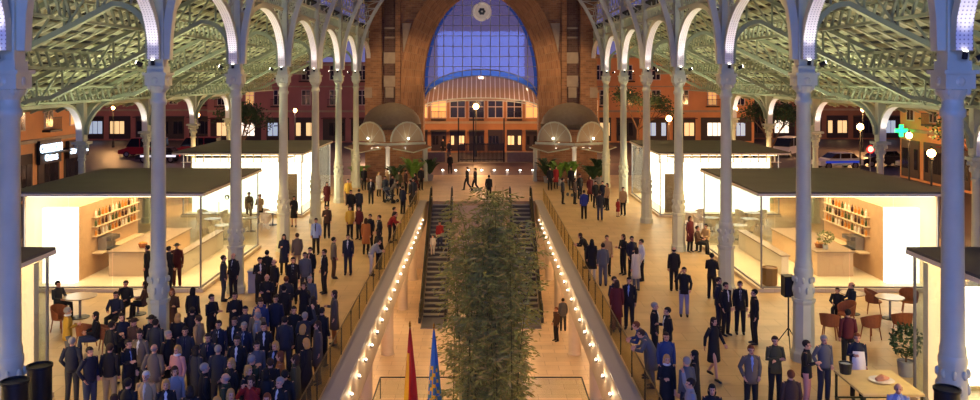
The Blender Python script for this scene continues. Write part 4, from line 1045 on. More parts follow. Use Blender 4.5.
pose('phone', elb=((-.30,-.12,1.24),(.25,.03,1.15)), wri=((-.13,-.10,1.53),(.20,-.12,.95)))
pose('photo', elb=((-.27,-.18,1.30),(.27,-.18,1.30)), wri=((-.09,-.27,1.56),(.09,-.27,1.56)))
pose('wave', elb=((-.30,-.06,1.52),(.25,.03,1.15)), wri=((-.20,-.12,1.80),(.22,-.12,.95)))
pose('walk', elb=((-.25,.10,1.17),(.25,-.04,1.17)), wri=((-.25,.12,.93),(.25,-.20,.98)), knee=((-.09,-.16,.52),(.09,.03,.50)), ank=((-.10,-.22,.09),(.10,.30,.15)))
pose('lean', sh=(.175,-.20,1.30), neck=(0,-.25,1.34), head=(0,-.32,1.43), chest=(0,-.12,1.18), elb=((-.25,-.30,1.04),(.25,-.30,1.04)), wri=((-.08,-.46,1.05),(.08,-.46,1.02)))
pose('sit', pel=(0,.05,.52), sh=(.175,.08,1.0), neck=(0,.07,1.06), head=(0,.05,1.17), chest=(0,.08,.86), elb=((-.26,.0,.74),(.26,.0,.74)), wri=((-.14,-.22,.70),(.14,-.22,.70)),
     knee=((-.12,-.40,.52),(.12,-.40,.52)), ank=((-.12,-.42,.09),(.12,-.42,.09)))
def V(t): return Vector(t)
def mk_body(P):
    m = MB(); sk = POSES[P]
    pel, ch, ne, he = V(sk['pel']), V(sk['chest']), V(sk['neck']), V(sk['head'])
    up = (ne-pel).normalized()
    m.tube([pel-up*.06, pel+up*.06, (pel+ch)/2, ch, ne-up*.06, ne-up*.01], [(.13,.09),(.145,.10),(.125,.09),(.155,.10),(.12,.075),(.055,.055)], 12)
    m.tube([ne-up*.05, ne+up*.02, he-V((0,0,.03))], [.058,.054,.052], 10)
    # head: skull, jaw, nose, ears
    m.ball(he+V((0,.012,.035)), (.076,.095,.090), 14, 10); m.ball(he+V((0,-.018,-.035)), (.056,.070,.075), 12, 8)
    m.tube([he+V((0,-.075,.03)), he+V((0,-.108,-.012)), he+V((0,-.085,-.022))], [.010,.017,.012], 6)
    for s in (-1, 1): m.ball(he+V((s*.078,.012,.0)), (.012,.020,.032), 6, 5)
    for i, s in enumerate((-1, 1)):
        sh = V((s*sk['sh'][0], sk['sh'][1], sk['sh'][2])); el = V(sk['elb'][i]); wr = V(sk['wri'][i])
        m.tube([ne-up*.07+V((s*.04,0,0)), sh, sh.lerp(el,.5), el, el.lerp(wr,.45), wr], [.05,.056,.047,.040,.037,.026], 10, ref=(0,1,0))
        d = (wr-el).normalized(); sd = d.cross(V((0,1,0)) if abs(d.y) < .8 else V((0,0,1))).normalized()
        if sd.x*s > 0: sd = -sd
        # palm and five fingers, curling inwards
        cu = V((-s*.5,-.6,0)); cu = (cu-d*cu.dot(d)).normalized(); wid = d.cross(cu).normalized()
        if wid.y > 0: wid = -wid
        m.tube([wr-d*.01, wr+d*.03, wr+d*.085], [(.024,.024),(.034,.022),(.036,.018)], 8, ref=tuple(wid))
        for k, L in enumerate((.070,.082,.076,.058)):
            b = wr+d*.08+wid*(.030-.020*k); t1 = b+d*L*.5+cu*L*.12; t2 = b+d*L*.85+cu*L*.45
            m.tube([b-d*.02, b, t1, t2], [.010,.0095,.0088,.007], 6)
        b = wr+d*.028+wid*.028; m.tube([b-wid*.01, b+wid*.022+d*.022, b+wid*.030+d*.055+cu*.015], [.012,.011,.009], 6)
        kn = V(sk['knee'][i]); an = V(sk['ank'][i]); hp = pel+V((s*.085,0,-.02))
        m.tube([hp, hp.lerp(kn,.4), kn, kn.lerp(an,.35), an], [.078,.068,.052,.050,.036], 10)
        m.tube([an+V((0,.03,-.03)), an+V((0,-.05,-.045)), an+V((0,-.15,-.06))], [(.036,.036),(.038,.030),(.030,.020)], 8)
    me = bpy.data.meshes.new('body'); me.from_pydata([tuple(v) for v in m.v], [], m.f)
    o = bpy.data.objects.new('tmp', me); COL.objects.link(o); r = o.modifiers.new('r', 'REMESH'); r.mode = 'VOXEL'; r.voxel_size = .0115; r.use_smooth_shade = True
    bpy.context.view_layer.update(); me2 = bpy.data.meshes.new_from_object(o.evaluated_get(bpy.context.evaluated_depsgraph_get())); bpy.data.objects.remove(o)
    me2.materials.clear()
    for x in (SKIN, EYE, LIP): me2.materials.append(x)
    eL, eR, mo = he+V((-.032,-.082,.022)), he+V((.032,-.082,.022)), he+V((0,-.09,-.055))
    mi = []
    for p in me2.polygons:
        c = p.center
        if (c-eL).length < .017 or (c-eR).length < .017: mi.append(1)
        elif abs(c.z-mo.z) < .009 and abs(c.x) < .026 and c.y < he.y-.06: mi.append(2)
        else: mi.append(0)
    me2.polygons.foreach_set('material_index', mi); me2.name = 'person_'+P
    return me2
def done(m, mats=1, name='m'):
    me = bpy.data.meshes.new(name); me.from_pydata([tuple(v) for v in m.v], [], m.f); me.materials.append(SKIN)
    me.polygons.foreach_set('use_smooth', [True]*len(me.polygons)); me.update(); return me
def torso_ring(sk, f, extra=0):
    pel, ne = V(sk['pel']), V(sk['neck']); ch = V(sk['chest'])
    return (pel.lerp(ch, f*2) if f < .5 else ch.lerp(ne, (f-.5)*2))
def mk_top(P, kind):
    sk = POSES[P]; m = MB(); pel, ch, ne = V(sk['pel']), V(sk['chest']), V(sk['neck']); up = (ne-pel).normalized(); sit = P == 'sit'
    sh2 = ne-up*.055
    if kind in ('suit', 'open', 'jacket', 'sweater'):
        hem = pel-V((0,0,.15 if kind != 'sweater' else .04)) if not sit else pel+V((0,.0,-.02))
        wh = .19 if kind != 'sweater' else .17
        m.tube([hem, pel, (pel+ch)/2, ch, ch.lerp(sh2,.55), sh2, ne-up*.005, ne+up*.02], [(wh-.01,.135),(.172,.13),(.158,.122),(.182,.132),(.178,.118),(.135,.09),(.08,.075),(.07,.068)], 16)
    else:
        if sit: hem = pel+V((0,0,-.03)); R0 = (.20,.16)
        else: hem = V((0,0,.52 if kind == 'coat' else .60)); R0 = (.225,.17)
        m.tube([hem, hem.lerp(pel,.5), pel, (pel+ch)/2, ch, ch.lerp(sh2,.55), sh2, ne-up*.005, ne+up*.025], [R0,(.205,.155),(.185,.14),(.165,.13),(.182,.132),(.175,.118),(.13,.09),(.086,.08),(.078,.072)], 16)
    for i, s in enumerate((-1, 1)):
        sh = V((s*sk['sh'][0], sk['sh'][1], sk['sh'][2])); el = V(sk['elb'][i]); wr = V(sk['wri'][i])
        m.tube([sh2+V((s*.07,0,0)), sh+V((s*.01,0,-.01)), sh.lerp(el,.5), el, el.lerp(wr,.5), wr-(wr-el).normalized()*.01], [.05,.066,.060,.052,.047,.040], 10, ref=(0,1,0))
    return done(m)
def mk_bottom(P, kind):
    sk = POSES[P]; m = MB(); pel = V(sk['pel']); sit = P == 'sit'
    if kind == 'trousers':
        m.tube([pel-V((0,0,.10)) if not sit else pel-V((0,-.04,.08)), pel, pel+V((0,0,.08))], [(.15,.115),(.170,.125),(.15,.115)], 14)
        for i, s in enumerate((-1, 1)):
            kn = V(sk['knee'][i]); an = V(sk['ank'][i]); hp = pel+V((s*.085,0,-.02))
            m.tube([hp, hp.lerp(kn,.3), kn, kn.lerp(an,.4), an.lerp(kn,-.02)], [.096,.094,.073,.066,.060], 10)
    else:
        if sit: m.tube([pel+V((0,.05,.08)), pel, pel.lerp(V((0,-.4,.52)),.6), V((0,-.44,.50)), V((0,-.46,.32))], [(.15,.12),(.19,.13),(.20,.10),(.20,.09),(.20,.05)], 14)
        else: m.tube([V((0,0,.50)), V((0,0,.70)), pel, pel+V((0,0,.10))], [(.20,.15),(.195,.15),(.17,.13),(.14,.11)], 14)
    return done(m)
def mk_shoes(P):
    sk = POSES[P]; m = MB()
    for i in (0, 1):
        an = V(sk['ank'][i]); m.tube([an+V((0,.055,-.045)), an+V((0,.0,-.035)), an+V((0,-.08,-.055)), an+V((0,-.175,-.068))], [(.040,.040),(.048,.048),(.046,.034),(.030,.022)], 10)
    return done(m)
def mk_hair(P, style):
    he = V(POSES[P]['head']); m = MB()
    m.ball(he+V((0,.020,.045)), (.088,.106,.098), 16, 12)
    keep = []
    low = {'short': -.005, 'bald': -.01, 'bob': -.075, 'long': -.08, 'cap': .02}[style]
    for f in m.f:
        c = sum((V(m.v[i]) for i in f), Vector())/len(f)-he
        front = c.y < -.035 and c.z < .075
        if style == 'bald': ok = c.z < .055 and c.y > -.02 and c.z > low-.04
        else: ok = (not front) and (c.z > low-.03 if c.y > 0 else c.z > max(low, -.05)+.0)
        if style in ('bob', 'long') and abs(c.x) > .05 and c.y > -.06: ok = True
        if ok: keep.append(f)
    m.f = keep; m.mi = [0]*len(keep)
    if style == 'bob': m.tube([he+V((0,.045,.03)), he+V((0,.05,-.06)), he+V((0,.05,-.13))], [(.095,.07),(.105,.07),(.085,.055)], 12)
    if style == 'long': m.tube([he+V((0,.045,.03)), he+V((0,.055,-.08)), he+V((0,.085,-.20)), he+V((0,.10,-.34))], [(.095,.07),(.11,.068),(.125,.05),(.09,.03)], 12)
    if style == 'cap':
        m = MB(); m.ball(he+V((0,.015,.065)), (.092,.112,.075), 14, 8); m.tube([he+V((0,.0,.055)), he+V((0,.0,.062))], [(.15,.16),(.14,.15)], 16)
    return done(m)
def mk_shirt(P):
    sk = POSES[P]; m = MB(); ne, ch, pel = V(sk['neck']), V(sk['chest']), V(sk['pel']); up = (ne-pel).normalized(); fw = up.cross(V((1,0,0))).normalized()
    if fw.y > 0: fw = -fw
    a = ne+up*.02+fw*.058; b = ne-up*.06+fw*.105; c = ch+up*.03+fw*.142; d = (pel+ch)/2+fw*.132
    vs = []; 
    for p, w in ((a,.052),(b,.058),(c,.050),(d,.010)): vs += [p-V((w,0,0))-fw*.03, p+fw*.006, p+V((w,0,0))-fw*.03]
    fs = []
    for i in range(3):
        for k in range(2): fs.append((i*3+k, i*3+k+1, (i+1)*3+k+1, (i+1)*3+k))
    n = len(vs); vs += [v-fw*.03 for v in vs]; fs += [tuple(n+i for i in reversed(f)) for f in fs]
    m.add(vs, fs)
    t = MB(); t.tube([ne-up*.012+fw*.074, ne-up*.06+fw*.118, ch+up*.03+fw*.156, (pel+ch)/2+up*.01+fw*.145], [(.022,.008),(.018,.007),(.026,.007),(.018,.006)], 6)
    return done(m), done(t)
def mk_apron(P):
    m = MB(); m.ext([(-.14,-.150,1.30),(.14,-.150,1.30),(.17,-.165,1.0),(.19,-.175,.62),(-.19,-.175,.62),(-.17,-.165,1.0)], (0,-.012,0)); return done(m)
MC = {}
def cached(key, fn, *a):
    if key not in MC: MC[key] = fn(*a)
    return MC[key]
def child(name, me, root, m):
    o = bpy.data.objects.new(name, me); COL.objects.link(o); o.parent = root
    o.material_slots[0].link = 'OBJECT'; o.material_slots[0].material = m; return o
CL = dict(black=(22,21,24), navy=(26,32,52), blue=(44,66,112), grey=(92,94,100), dgrey=(48,50,56), lgrey=(150,152,156), tan=(186,152,104), brown=(78,52,38), mustard=(190,148,44), white=(225,224,220), cream=(214,202,176),
    red=(150,30,28), maroon=(96,26,30), pink=(200,140,130), lblue=(140,160,206), green=(40,56,40), olive=(80,76,46), khaki=(168,146,104), lilac=(150,146,168), orange=(176,104,46), yellow=(212,172,60), pattern=(96,84,70), bblue=(34,52,140), jeans=(52,60,84), tweed=(112,100,84))
HC = dict(black=(20,16,14), brown=(60,38,24), dark=(36,26,20), blond=(196,150,82), grey=(150,144,138), white=(206,200,190), red=(120,62,30))
NP = []
def person(px, py, P, outfit, top, bot, hair, hc, face, label, sc=1.0, z=0, shoe='black', shirt='white', tie=None, xy=None, group=None):
    hh = {'sit': 1.30, 'lean': 1.56}.get(P, 1.735)*sc
    if xy: X, Y = xy
    else:
        Y = F*(H-z-hh)/(py-78); X = (px-481)*Y/F
        c_ = V(POSES[P]['head']); a = R_(face); X -= (c_.x*math.cos(a)-c_.y*math.sin(a)); 
    NP.append([X, Y, z, P, outfit, top, bot, hair, hc, face, label, sc, shoe, shirt, tie, group])
exec_people = None
# head-top pixel, pose, outfit, colours, hair, heading (0 = towards the camera, 90 = towards picture right), label
p = person
# --- crowd by the near kiosk and the ochre jackets
p(68,307,'hold','jacket','mustard','grey','short','grey',120,'person in a mustard jacket with white scarf standing by the round-backed wicker chair')
p(72,337,'pocket','sweater','navy','dgrey','short','grey',185,'person from behind in navy sweater and grey trousers, arms away from the body')
p(94,346,'pocket','sweater','navy','jeans','short','dark',60,'person in dark sweater with white collar beside the khaki trousers',shirt='white')
p(106,344,'stand','sweater','black','khaki','short','brown',185,'person from behind in black sweater and khaki trousers')
p(95,312,'sit','sweater','black','jeans','bob','dark',-60,'seated person in black sitting beside the round-backed wicker chair')
p(112,321,'hold','coat','black','dgrey','short','dark',150,'person in black coat bending towards the terrace tables, back turned')
p(114,394,'stand','jacket','tweed','khaki','short','brown',200,'person with light brown hair cut by the frame near the khaki trousers')
p(58,281,'sit','jacket','dgrey','black','short','dark',70,'person lounging in the wicker armchair next to the near kiosk glass')
p(125,281,'sit','sweater','black','black','short','dark',0,'person in black seated behind the white-clothed table, facing the camera')
p(145,281,'sit','coat','brown','black','bob','dark',-90,'person with brown hair seated at the white-clothed table beside the iron column')
p(115,292,'sit','sweater','navy','black','short','dark',0,'person in a dark pullover seated at the front of the white-clothed table')
p(129,339,'hold','suit','black','black','short','dark',60,'person in black suit and blue shirt looking down at a glass, in profile',shirt='lblue',tie='navy')
p(140,330,'stand','open','tweed','dgrey','short','dark',-10,'person in grey-brown suit with pale shirt beside the blue-shirted profile')
p(154,344,'pocket','jacket','tweed','khaki','bald','grey',180,'balding person in beige-grey jacket seen from behind')
p(146,371,'stand','open','tan','brown','short','white',0,'grey-haired person in tan jacket at the front edge of the crowd',shirt='cream')
p(166,379,'stand','open','black','black','bob','blond',20,'blond person in black jacket and white blouse at the front of the crowd')
p(170,330,'stand','coat','black','black','short','grey',70,'grey-haired person in long black coat, in profile before the iron column')
p(184,327,'stand','suit','dgrey','dgrey','short','dark',10,'person in charcoal suit facing the pink jacket',tie='navy',shirt='grey')
p(178,345,'hold','jacket','pink','black','bob','blond',-20,'blond person in salmon-pink jacket with dark scarf')
p(175,366,'stand','coat','lgrey','cream','bob','brown',30,'person in pale grey coat in front of the pink jacket')
p(178,313,'stand','coat','black','black','bob','blond',180,'blond person in black coat from behind, next to the column foot')
p(198,315,'stand','jacket','tan','brown','short','brown',-100,'person in tan coat turned in profile near the column foot')
p(192,307,'stand','coat','black','black','short','dark',-160,'dark-haired person in black coat behind the tan coat')
p(208,333,'stand','suit','navy','navy','short','dark',0,'person in navy suit, pale shirt and dark tie facing the camera',tie='navy',shirt='pink')
p(219,320,'stand','suit','navy','navy','short','dark',0,'taller person in navy suit and tie standing one row behind another navy suit',tie='black')
p(234,317,'stand','suit','black','black','short','brown',-10,'person in black suit with a white shirt collar, third row of the crowd')
p(237,336,'hold','open','black','black','short','black',5,'person in black jacket with long white open shirt front')
p(205,363,'stand','coat','black','black','short','grey',120,'grey-haired person in black coat turned away at the crowd front')
p(231,358,'hold','jacket','black','black','bob','blond',-40,'blond person in black holding a glass at the crowd front')
p(225,373,'stand','jacket','green','black','bald','grey',-90,'balding person in dark green coat near the frame edge')
p(219,395,'stand','jacket','olive','black','short','blond',0,'fair-haired person whose head only just enters the frame')
p(229,390,'stand','coat','tan','black','bob','blond',30,'blond person at the bottom frame edge beside a fair-haired head')
p(122,313,'hold','jacket','navy','black','short','dark',40,'person in navy jacket standing beside the white-clothed table')
p(138,317,'stand','coat','brown','black','cap','brown',-20,'person in brown hat and coat behind the grey-brown suit')
p(148,316,'stand','jacket','black','black','cap','black',20,'person in black cap right beside the iron column')
p(155,318,'stand','jacket','dgrey','dgrey','short','dark',180,'person in charcoal standing close behind the iron column foot')
# --- behind the second column, standing row
p(172,288,'crossed','coat','brown','black','bob','red',10,'red-brown haired person in dark brown coat beside the ornamented column')
p(193,287,'stand','coat','black','black','bob','black',175,'black-haired person in long black coat facing the kiosk')
p(212,294,'crossed','jacket','black','black','short','black',60,'person in black jacket with crossed arms before the kiosk step')
p(235,292,'hold','jacket','black','black','short','dark',30,'person in black jacket holding a drink near the grey bin')
p(224,255,'stand','jacket','dgrey','dgrey','short','black',100,'person in dark suit with arm round the shoulder of a bald companion')
p(233,253,'stand','suit','black','black','bald','grey',-20,'bald person in black suit standing against the third column',tie='navy')
p(177,243,'stand','jacket','maroon','maroon','cap','black',10,'waiter in dark red uniform and cap inside the glass kiosk',z=.14)
p(147,245,'stand','jacket','black','black','short','dark',-90,'person in black inside the kiosk, half behind the iron column',z=.14)
p(169,246,'stand','jacket','black','black','short','dark',150,'person in black next to the dark red waiter in the kiosk',z=.14)
# --- middle of the crowd
p(244,322,'stand','suit','navy','navy','short','grey',0,'grey-haired person in navy suit with bright blue tie',tie='blue')
p(264,322,'stand','suit','black','black','short','dark',15,'dark-haired person in black suit whose shirt shows a thin collar')
p(257,308,'stand','jacket','tweed','dgrey','bald','grey',180,'balding person in grey-brown jacket with back to the camera')
p(261,298,'hold','jacket','blue','jeans','short','brown',20,'person in mid-blue jacket talking in the dense crowd')
p(257,341,'hold','jacket','grey','black','short','dark',40,'person in grey jacket looking down into the crowd')
p(275,341,'stand','open','black','black','bob','blond',-20,'fair grey-haired person in black coat over a long white shirt',shirt='lblue')
p(285,352,'stand','coat','orange','brown','bob','red',-80,'person in rust-orange coat with auburn hair')
p(285,316,'stand','jacket','dgrey','dgrey','short','dark',180,'person in slate grey jacket from behind, near the raised hand')
p(252,355,'stand','jacket','green','black','short','grey',150,'grey-haired person in dark green jacket, back to camera')
p(249,365,'stand','coat','black','black','bob','blond',60,'small blond person in black near the red jacket')
p(251,376,'photo','jacket','red','black','bob','brown',-10,'person in bright red jacket with arms raised over the head')
p(267,393,'stand','jacket','brown','black','bob','red',0,'auburn-haired person at the bottom edge by the red jacket')
p(292,373,'stand','suit','black','black','short','grey',-30,'grey-haired person in black suit with open white collar near the glass balustrade')
p(304,324,'stand','coat','black','black','bob','blond',150,'blond person in black coat with back turned near the balustrade')
p(321,321,'stand','coat','pattern','brown','long','brown',-60,'person in patterned brown coat with loose hair against the balustrade')
p(319,338,'hold','coat','black','black','bob','blond',-120,'blond person in black leaning close to the glass balustrade')
p(305,312,'wave','jacket','dgrey','dgrey','short','grey',170,'person in charcoal raising one hand above the crowd')
p(300,353,'hold','coat','olive','black','bob','brown',-90,'person in olive coat talking to the rust-orange coat')
p(267,250,'stand','jacket','black','black','short','black',180,'black-haired person in black at the far edge of the crowd')
p(260,257,'hold','suit','black','black','short','dark',30,'person in black suit beside the black-haired back')
p(274,259,'stand','jacket','black','black','bald','brown',-40,'bald person in black jacket close to the far crowd edge')
p(284,234,'hold','coat','navy','black','long','black',10,'person with long black curls in navy dress coat',)
p(297,233,'stand','jacket','tweed','tan','short','brown',-150,'person in light taupe suit facing the long-haired navy coat')
p(316,218,'stand','suit','lblue','black','short','dark',0,'person in pale blue shirt and dark tie with black trousers',shirt='lblue',tie='black')
p(305,252,'stand','jacket','grey','dgrey','short','brown',20,'person in grey jacket next to a pink shirt')
p(310,247,'stand','open','black','black','short','black',-20,'black-haired person in dark suit over pink shirt',shirt='pink')
p(324,249,'stand','suit','black','black','short','dark',-60,'slim person in black suit standing apart from the crowd')
p(334,237,'stand','jacket','tweed','brown','short','black',110,'person in light brown jacket walking away beside the thin black suit')
p(293,257,'stand','suit','black','black','short','brown',10,'person in black suit with white shirt front in the far crowd',tie='black')
p(267,274,'crossed','jacket','black','black','bald','white',0,'white-bearded balding person in black')
p(284,285,'stand','jacket','black','black','short','black',180,'black-haired person in black jacket, back turned, mid crowd')
p(286,276,'stand','jacket','dgrey','black','short','red',200,'reddish-haired person behind a black jacket back')
p(304,282,'photo','coat','black','black','bob','brown',-10,'person in black holding a camera up to the face')
p(310,276,'stand','jacket','grey','grey','short','grey',30,'person in mid-grey suit right behind the photographer')
p(261,298,'stand','jacket','bblue','navy','short','brown',60,'person in vivid blue jacket on the bin side of the crowd',sc=.97)
p(257,312,'stand','jacket','lgrey','dgrey','short','grey',-90,'silver-haired person in light grey jacket')
p(294,306,'stand','coat','black','black','short','dark',20,'dark-haired person in black coat just below the raised hand')
p(334,290,'hold','coat','pattern','orange','bob','brown',-70,'person in patterned top and orange skirt by the balustrade')
p(322,307,'stand','jacket','black','black','short','dark',160,'person in black jacket at the balustrade near the patterned top')
p(275,295,'stand','jacket','navy','black','short','dark',0,'person in dark navy jacket in the thick of the crowd')
p(246,306,'stand','jacket','dgrey','black','short','black',30,'person in charcoal jacket behind the bright blue tie')
p(313,296,'stand','coat','black','black','long','dark',-150,'long-haired person in black coat near the photographer')
p(218,345,'stand','jacket','dgrey','dgrey','short','grey',180,'grey-haired person in charcoal between the navy suit and the white shirt front')
p(196,345,'stand','coat','dgrey','black','bob','dark',150,'dark-haired person in charcoal coat behind the pale grey coat')
p(190,385,'stand','coat','black','black','bob','dark',-170,'dark-haired person in black low in the frame by the pale grey coat')
p(128,378,'stand','jacket','black','black','short','dark',170,'person in black low in the frame beside the tan jacket')
p(276,370,'stand','coat','black','black','bob','black',170,'black-haired person in black coat behind the grey-haired black suit')
p(310,372,'stand','jacket','black','black','short','black',-170,'person in black jacket pressed against the balustrade low in the frame')
p(270,358,'stand','jacket','black','black','short','brown',-160,'person in black jacket between the long white shirt and green jacket')
# --- farther, crowd side
p(249,192,'stand','jacket','tweed','dgrey','short','dark',10,'person in taupe suit against the bright white kiosk wall, by the column')
p(260,194,'crossed','jacket','khaki','black','short','dark',-10,'person in khaki jacket against the bright white kiosk wall')
p(294,196,'hold','dress','black','black','bob','dark',0,'person in black coat and skirt near the brown kiosk door')
p(327,205,'hold','jacket','brown','black','short','dark',10,'person in dark brown jacket walking between the columns')
p(327,182,'stand','coat','maroon','black','bob','brown',30,'person in reddish top standing at the far kiosk corner')
p(350,206,'stand','jacket','yellow','black','short','brown',30,'person in yellow jacket beside a red one, near the void')
p(359,206,'stand','jacket','maroon','black','short','brown',-30,'person in dark red jacket beside the yellow jacket')
p(366,218,'stand','coat','orange','black','bob','brown',170,'person in ochre-orange coat with back turned')
p(370,214,'stand','jacket','black','black','short','dark',-30,'person in black next to the ochre-orange coat')
p(379,215,'stand','suit','black','black','short','dark',-60,'person in black suit facing the ochre-orange group')
p(348,234,'stand','open','navy','navy','short','dark',0,'person alone in dark blue coat facing the camera')
p(381,239,'lean','jacket','lgrey','cream','short','dark',90,'person in pale grey jacket leaning on the glass balustrade')
p(389,230,'stand','jacket','black','black','bob','dark',150,'person in black at the balustrade beyond the pale grey jacket')
p(400,212,'lean','jacket','red','black','short','dark',90,'person in red leaning over the balustrade')
p(405,207,'stand','jacket','black','black','short','dark',90,'person in black at the balustrade next to the red one')
p(351,190,'stand','jacket','black','black','short','dark',20,'person in black standing by the seventh column foot')
p(359,189,'stand','jacket','dgrey','black','short','dark',180,'person in charcoal back turned by the seventh column foot')
p(348,179,'stand','jacket','yellow','brown','short','dark',0,'person in yellow between the two farthest nave columns')
p(371,178,'stand','suit','black','black','short','dark',0,'person in black suit standing frontally before the far group')
p(379,172,'stand','coat','cream','black','bob','blond',40,'person in cream coat in the far group by the pavilion')
p(385,176,'stand','jacket','dgrey','black','short','dark',-20,'person in charcoal in the far group by the pavilion')
p(392,175,'stand','coat','black','black','bob','dark',60,'person in black coat in the far group by the pavilion')
p(397,180,'lean','jacket','tweed','black','short','brown',90,'person bending over a pushchair near the void end')
p(399,171,'stand','jacket','olive','black','short','dark',10,'person in olive before the far pavilion column')
p(406,170,'stand','jacket','brown','black','short','dark',80,'person in brown to the gable side of the far pavilion column')
p(410,180,'stand','jacket','black','black','short','dark',-80,'person in black by the pushchair')
p(415,173,'stand','coat','black','black','long','dark',-60,'long-haired person in black near the gable pier')
p(421,167,'stand','jacket','black','black','short','dark',30,'person in black closest to the gable pier')
p(364,167,'stand','jacket','black','black','short','dark',30,'person in black under the pavilion arch, nearest the brick wall')
p(387,168,'stand','jacket','tan','black','short','dark',-100,'person in tan right in front of the white pavilion column')
p(403,186,'stand','jacket','navy','black','short','dark',150,'person in navy beside the pushchair, nearest the void')
p(423,178,'stand','coat','dgrey','black','bob','dark',-30,'person in grey coat at the top of the escalator')
p(437,177,'walk','jacket','maroon','black','short','dark',170,'person in dark red walking towards the gable')
p(443,177,'walk','jacket','maroon','black','bob','dark',190,'person in dark red coat walking behind the first, towards the gable')
p(467,167,'walk','jacket','black','black','short','dark',-70,'person in black striding past the floor lights with a bag')
p(475,168,'walk','jacket','black','black','short','dark',-70,'person in black striding behind another by the floor lights')
p(443,139,'stand','jacket','black','black','short','dark',0,'dark distant person under the lantern light beyond the gate')
p(449,141,'stand','jacket','dgrey','jeans','short','dark',0,'distant person in jeans beyond the gate')
p(450,154,'stand','jacket','black','black','short','dark',0,'dark person standing at the low wall by the iron gate')
p(489,175,'stand','jacket','black','black','short','dark',170,'dark person crossing behind the bamboo top')
p(433,254,'stand','jacket','red','jeans','short','dark',0,'person in red riding the escalator down',xy=(-2.55,52.6),z=-2.2)
p(438,260,'stand','jacket','cream','cream','short','dark',0,'child in cream riding the escalator beside the red jacket',sc=.72,xy=(-2.95,52.0),z=-2.45)
# --- serving-table side, far
p(550,167,'stand','jacket','black','black','short','dark',0,'dark person beside the palms at the gable pier')
p(556,166,'stand','coat','red','black','bob','dark',10,'person in red coat beside the palms')
p(571,167,'stand','jacket','black','black','short','dark',-20,'person in black before the white column of the serving-side pavilion')
p(575,178,'stand','jacket','brown','black','bob','dark',60,'person in brown beside a pushchair')
p(584,190,'stand','jacket','bblue','black','short','dark',180,'person in royal blue jacket with back turned')
p(600,191,'stand','jacket','dgrey','jeans','short','dark',180,'person in charcoal walking beside the royal blue jacket')
p(596,181,'stand','jacket','black','black','short','dark',20,'person in black beyond the royal blue jacket')
p(602,181,'stand','jacket','navy','black','short','dark',-30,'person in navy beyond the charcoal jacket')
p(607,183,'stand','jacket','tan','black','bob','dark',-60,'person in tan in the far group by the last nave column')
p(590,176,'stand','coat','maroon','black','bob','dark',0,'person in maroon beside the serving-side pavilion column')
p(580,174,'stand','jacket','black','black','short','dark',30,'person in black between pavilion column and royal blue jacket')
p(563,178,'stand','jacket','dgrey','black','short','dark',90,'person in grey near the void end by the pushchair')
p(623,187,'stand','jacket','tan','black','short','brown',-30,'person in tan jacket holding a child in red by the hand')
p(618,199,'stand','dress','red','red','bob','dark',20,'small child in red dress beside the tan jacket',sc=.62)
p(690,216,'stand','coat','maroon','black','bob','dark',30,'person in dark red standing by the far terrace chairs')
p(576,233,'lean','jacket','black','dgrey','bob','brown',-90,'person in black leaning on the serving-side balustrade')
p(592,239,'stand','coat','black','cream','long','black',170,'person with long black hair seen from behind in pale trousers')
p(607,235,'stand','jacket','tan','black','short','brown',10,'person in tan jacket behind a grey one')
p(603,243,'stand','jacket','grey','grey','short','dark',180,'person in bluish grey coat with back to camera')
p(623,234,'crossed','jacket','black','black','bob','brown',-60,'brown-haired person in black with crossed arms')
p(632,236,'stand','jacket','navy','black','short','black',20,'black-haired person in navy beside the white top')
p(641,239,'hold','jacket','white','black','short','dark',-80,'person in white top at the edge of the small group')
p(636,247,'stand','coat','cream','grey','bob','dark',-150,'person in cream patterned coat in front of the white top')
p(674,247,'stand','jacket','black','black','bald','dark',180,'bald person in black jacket seen from behind, alone on the paving')
p(684,267,'phone','jacket','black','lilac','short','dark',-10,'person in black jacket and lilac trousers with hand to face')
p(655,302,'stand','suit','black','black','short','grey',70,'grey-haired person in black suit talking face to face')
p(667,307,'hold','open','black','black','short','dark',-80,'shorter dark-haired person in black facing the grey-haired suit')
p(606,277,'stand','jacket','navy','black','short','dark',40,'dark-haired person in navy vest with white sleeves at the balustrade')
p(616,279,'stand','coat','maroon','maroon','bob','brown',170,'person in long dark maroon coat between two dark jackets')
p(629,277,'stand','open','black','black','short','dark',-20,'person in black suit with blue shirt beside the maroon coat',shirt='lblue')
p(635,322,'lean','jacket','blue','grey','short','red',-100,'person in denim blue leaning at the balustrade, farther of two')
p(640,330,'lean','coat','grey','grey','short','brown',-100,'person in grey-blue coat leaning at the balustrade, nearer of two')
p(666,332,'stand','jacket','blue','jeans','short','brown',0,'person in blue jacket over black with hand raised behind the blond')
p(667,355,'hold','coat','black','pattern','bob','blond',5,'blond person in black coat with white scarf and patterned skirt')
p(681,356,'stand','jacket','grey','dgrey','short','grey',-150,'grey-haired person in slate blue coat, back turned')
p(694,350,'stand','coat','black','black','long','black',-110,'person with long straight black hair and black coat')
p(712,384,'stand','jacket','black','black','bob','black',-10,'dark-haired person in black at the bottom edge of the frame')
p(690,378,'wave','jacket','lgrey','navy','short','dark',-90,'dark-haired person at the bottom edge in light grey with outstretched arm')
p(714,317,'walk','dress','black','black','bob','brown',30,'person in black coat over white top with bare legs, walking')
p(751,345,'pocket','open','tweed','black','short','red',0,'person in beige-grey jacket over light blue shirt, hands in pockets',shirt='lblue')
p(775,336,'crossed','jacket','olive','black','short','brown',0,'person in shiny patterned olive jacket with crossed arms')
p(791,370,'stand','coat','brown','black','short','red',180,'reddish-haired person in dark brown seen from behind before the olive jacket')
p(807,340,'hold','jacket','black','pink','short','dark',60,'person in black jacket and pale pink trousers holding a glass')
p(824,335,'pocket','sweater','grey','dgrey','short','grey',10,'grey-haired person in light grey sweater beside the black jacket')
